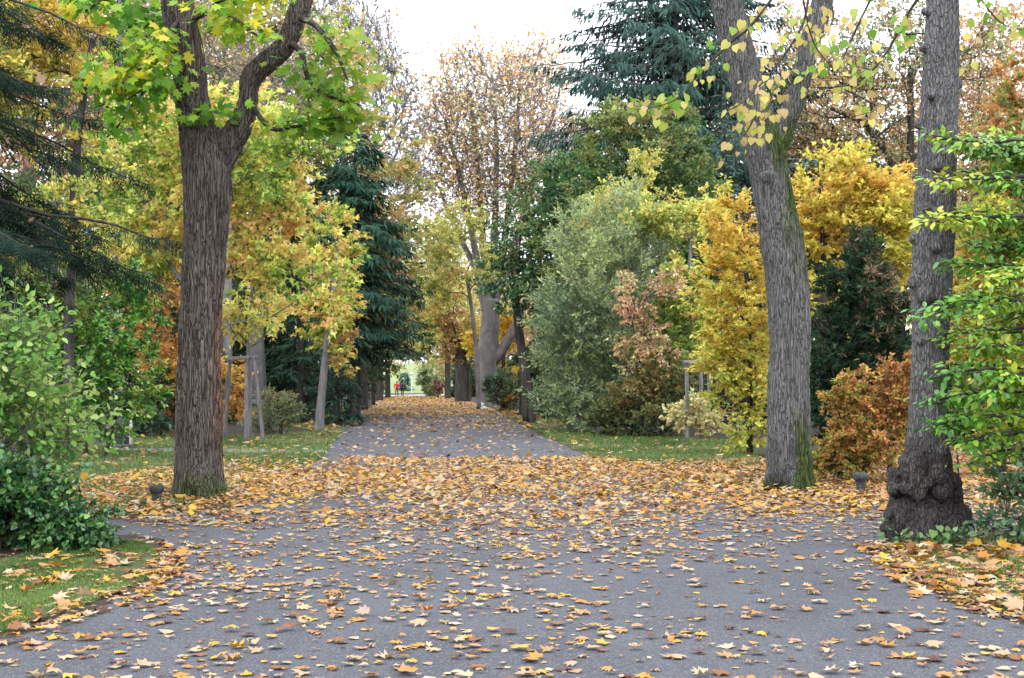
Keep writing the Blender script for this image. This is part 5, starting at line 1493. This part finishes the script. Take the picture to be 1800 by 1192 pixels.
CREAM, BEIGE, TANL, ORNG, GOLDL, BRWN, DKBR = (.48, .36, .22), (.44, .29, .16), (.40, .22, .09), (.46, .20, .035), (.52, .31, .04), (.24, .095, .035), (.11, .045, .03)
LIT_COLS = np.array([CREAM, BEIGE, TANL, ORNG, GOLDL, BRWN, DKBR])
W_FORE = np.array([.17, .22, .19, .16, .13, .09, .04])
W_BAND = np.array([.12, .18, .21, .24, .18, .05, .02])

batches = []
def litter(poly, n, size, wts, seed, lift=0.0, patch=0.0, fade=None, low=False, tilt=.25, zbase=.02, shapes=tuple(range(14)) * 2 + tuple(range(14, 20)) * 2):
    rng = np.random.default_rng(seed)
    p = scatter(poly, n, rng)
    keep = np.ones(len(p), bool)
    if patch: keep &= fbm(np.c_[p * .55, p[:, 0] * 0], seed) + rng.normal(0, .09, len(p)) > patch
    if fade is not None: keep &= rng.random(len(p)) < fade(p)
    p = p[keep]
    m = len(p)
    yaw = rng.random(m) * 6.283
    tl = rng.normal(0, tilt, m) * np.where(rng.random(m) < .15, 2.4, 1)
    ta = rng.random(m) * 6.283
    nor = np.c_[np.sin(tl) * np.cos(ta), np.sin(tl) * np.sin(ta), np.abs(np.cos(tl))]
    tip = np.c_[np.cos(yaw), np.sin(yaw), np.zeros(m)]
    s = size * (0.32 + 0.95 * rng.random(m) ** 1.3)
    z = zbase - .013 + lift * rng.random(m) ** 2 + np.abs(np.sin(tl)) * s * .3
    col = LIT_COLS[rng.choice(7, m, p=wts / wts.sum())]
    col = col * (0.78 + .44 * rng.random((m, 1))) * (1 + rng.normal(0, .06, (m, 3)))
    batches.append(dict(c=np.c_[p, z], tip=tip, nor=nor, s=s, col=np.clip(col, .01, .8), low=low, shp=rng.choice(shapes, m)))

BAND = gp([(110, 862), (230, 832), (420, 812), (560, 805), (780, 806), (1040, 806), (1150, 816), (1330, 810), (1420, 800), (1800, 800), (1900, 900), (1530, 918), (1300, 928), (1000, 930), (700, 935), (430, 930), (250, 925), (110, 912)])
def band_fade(p):
    f = np.clip((p[:, 1] - 14.6 - 2.6 * (fbm(np.c_[p * .45, p[:, 0] * 0 + 4], 15) - .5)) / 3.2, 0, 1) ** 1.5 * np.clip((28.6 - p[:, 1]) / 2.0, 0.1, 1)
    nz = fbm(np.c_[p * .5, p[:, 0] * 0], 5)
    left = np.where(p[:, 0] < -3.2, np.clip((p[:, 1] - 30) / -9, .12, 1), 1)
    return f * np.clip(.55 + 1.6 * (nz - .35), .2, 1) * left
litter(BAND, 52000, .12, W_BAND, 81, .08, 0, band_fade, tilt=.32, shapes=tuple(range(14, 30)))
FRONT = [(-6.5, 6.2), (7.5, 6.2), (9, 16.8), (-7, 16.8)]
def front_fade(p):
    nz = fbm(np.c_[p * .35, p[:, 0] * 0], 6)
    f = np.clip(.34 + 1.5 * (nz - .45), .1, 1) + .45 * np.clip((9.0 - p[:, 1]) / 2.2, 0, 1) + .4 * np.clip((p[:, 0] - 1.5 - .15 * (p[:, 1] - 7)) / 2.5, 0, 1) + .28 * np.clip((p[:, 1] - 14.2) / 2.5, 0, 1)
    return f * np.where(in_poly(p, np.array(MOSS_L)), .35, 1)
litter(FRONT, 17500, .1, W_FORE, 82, .015, 0, front_fade, tilt=.1)
litter(gp([(560, 812), (1045, 812), (940, 756), (590, 766)]), 600, .12, W_FORE, 83, .01, low=True)
litter(gp([(590, 766), (940, 756), (885, 728), (620, 728)]), 3400, .13, W_BAND, 84, .01, low=True, patch=.45)
litter(LAWN_L, 1300, .15, W_BAND, 85, .05, low=True)
litter(LAWN_R, 700, .15, W_BAND, 86, .05, low=True)
litter(np.concatenate([VERGE_L]), 1500, .18, W_BAND, 87, .03, low=True)
litter(np.concatenate([VERGE_R]), 1800, .18, W_BAND, 88, .03, low=True)
litter(gp([(620, 730), (880, 730), (822, 704), (668, 704)]), 15000, .14, W_BAND, 89, .02, low=True)
litter(gp([(668, 704), (822, 704), (770, 696.5), (688, 696.5)]), 6000, .18, W_BAND, 90, .02, low=True)
litter(gp([(1420, 800), (1900, 780), (1900, 840), (1420, 840)]), 3000, .15, W_BAND, 91, .06)
litter(gp([(0, 1140), (170, 1085), (300, 1035), (335, 985), (285, 950), (262, 1000), (225, 1005), (120, 1045), (0, 1080)]), 300, .11, W_FORE * np.array([.7, .9, 1, 1, 1, 1.8, 2]), 96, .03)
litter(gp([(1500, 960), (1570, 1022), (1680, 1070), (1830, 1110), (1830, 1080), (1720, 1020), (1630, 985), (1590, 962)]), 420, .11, W_FORE * np.array([.7, .9, 1, 1, 1, 1.8, 2]), 97, .03)
litter(MOSS_R, 1500, .12, W_FORE, 92, .04)
litter(gp([(0, 1000), (180, 965), (260, 985), (150, 1020), (0, 1060)]), 110, .14, W_BAND, 93, .03)
litter(gp([(480, 745), (600, 740), (640, 713), (500, 713)]), 1500, .2, W_BAND, 94, .03, low=True)
litter(gp([(930, 745), (1000, 748), (960, 715), (862, 715)]), 1500, .2, W_BAND, 95, .03, low=True)

# the 300 that show largest become things of their own, the rest one carpet
allc = np.concatenate([q['c'] for q in batches]); alls = np.concatenate([q['s'] for q in batches])
lowm = np.concatenate([np.full(len(q['c']), q['low']) for q in batches])
u_, v_, f_ = project(allc)
score = np.where((u_ > 5) & (u_ < 1795) & (v_ < 1187) & ~lowm, alls / f_, 0)
big = np.zeros(len(allc), bool); big[np.argsort(-score)[:300]] = True
NAMES = ['pale cream', 'beige', 'tan', 'orange', 'golden yellow', 'brown', 'dark brown']
fl_mesh = {}
i0, parts = 0, []
for q in batches:
    m = len(q['c'])
    bsel = big[i0:i0 + m]; i0 += m
    for i in np.nonzero(bsel)[0]:
        ci = int(np.argmin(((LIT_COLS - q['col'][i]) ** 2).sum(1)))
        key = (int(q['shp'][i]), ci)
        if key not in fl_mesh:
            V, T = SHAPES[key[0]]
            fl_mesh[key] = mesh('fallen_leaf', V, T, M_LITTER, np.repeat(LIT_COLS[ci][None], len(V), 0))
        o = bpy.data.objects.new('fallen_leaf', fl_mesh[key])
        COL.objects.link(o)
        x, y, z = frames(q['tip'][i][None], q['nor'][i][None])
        M = np.eye(4); s_ = q['s'][i]
        M[:3, 0], M[:3, 1], M[:3, 2] = x[0] * s_, y[0] * s_, z[0] * s_; M[:3, 3] = q['c'][i]
        o.matrix_world = Matrix(M.tolist())
        uu = project(q['c'][i])[0]
        where = 'towards the mossy verge by the ivy' if uu < 520 else 'towards the grassy verge below the burled tree' if uu > 1280 else 'on the middle of the asphalt'
        props(o, f"{NAMES[ci]} {'flat' if key[0] % 2 else 'curled'} fallen maple leaf lying {where}", 'fallen leaf', 'fallen maple leaves nearest on the path')
    k = ~bsel
    if q['low']:
        parts.append(leaves(q['c'][k], q['tip'][k], q['nor'][k], q['s'][k], q['col'][k], T_LOW))
    else:
        for sh in range(len(SHAPES)):
            kk = k & (q['shp'] == sh)
            if kk.any(): parts.append(leaves(q['c'][kk], q['tip'][kk], q['nor'][kk], q['s'][kk], q['col'][kk], SHAPES[sh]))
V, T, C = join(parts)
link('fallen_leaves', mesh('fallen_leaves', V, T, M_LITTER, C), kind='stuff')

# ================================================================== AIR
V, T = box_pts((0, -14, 34), (0, 455, 34), 460, 70)
hz = bpy.data.materials.new('haze'); hz.use_nodes = True
hz.node_tree.nodes.clear()
ho = hz.node_tree.nodes.new('ShaderNodeOutputMaterial')
hv = hz.node_tree.nodes.new('ShaderNodeVolumePrincipled')
hv.inputs['Color'].default_value = (0.82, 0.89, 0.98, 1)
hv.inputs['Density'].default_value = 0.0058
hz.node_tree.links.new(hv.outputs[0], ho.inputs['Volume'])
link('haze', mesh('haze', V, T, hz), kind='stuff')
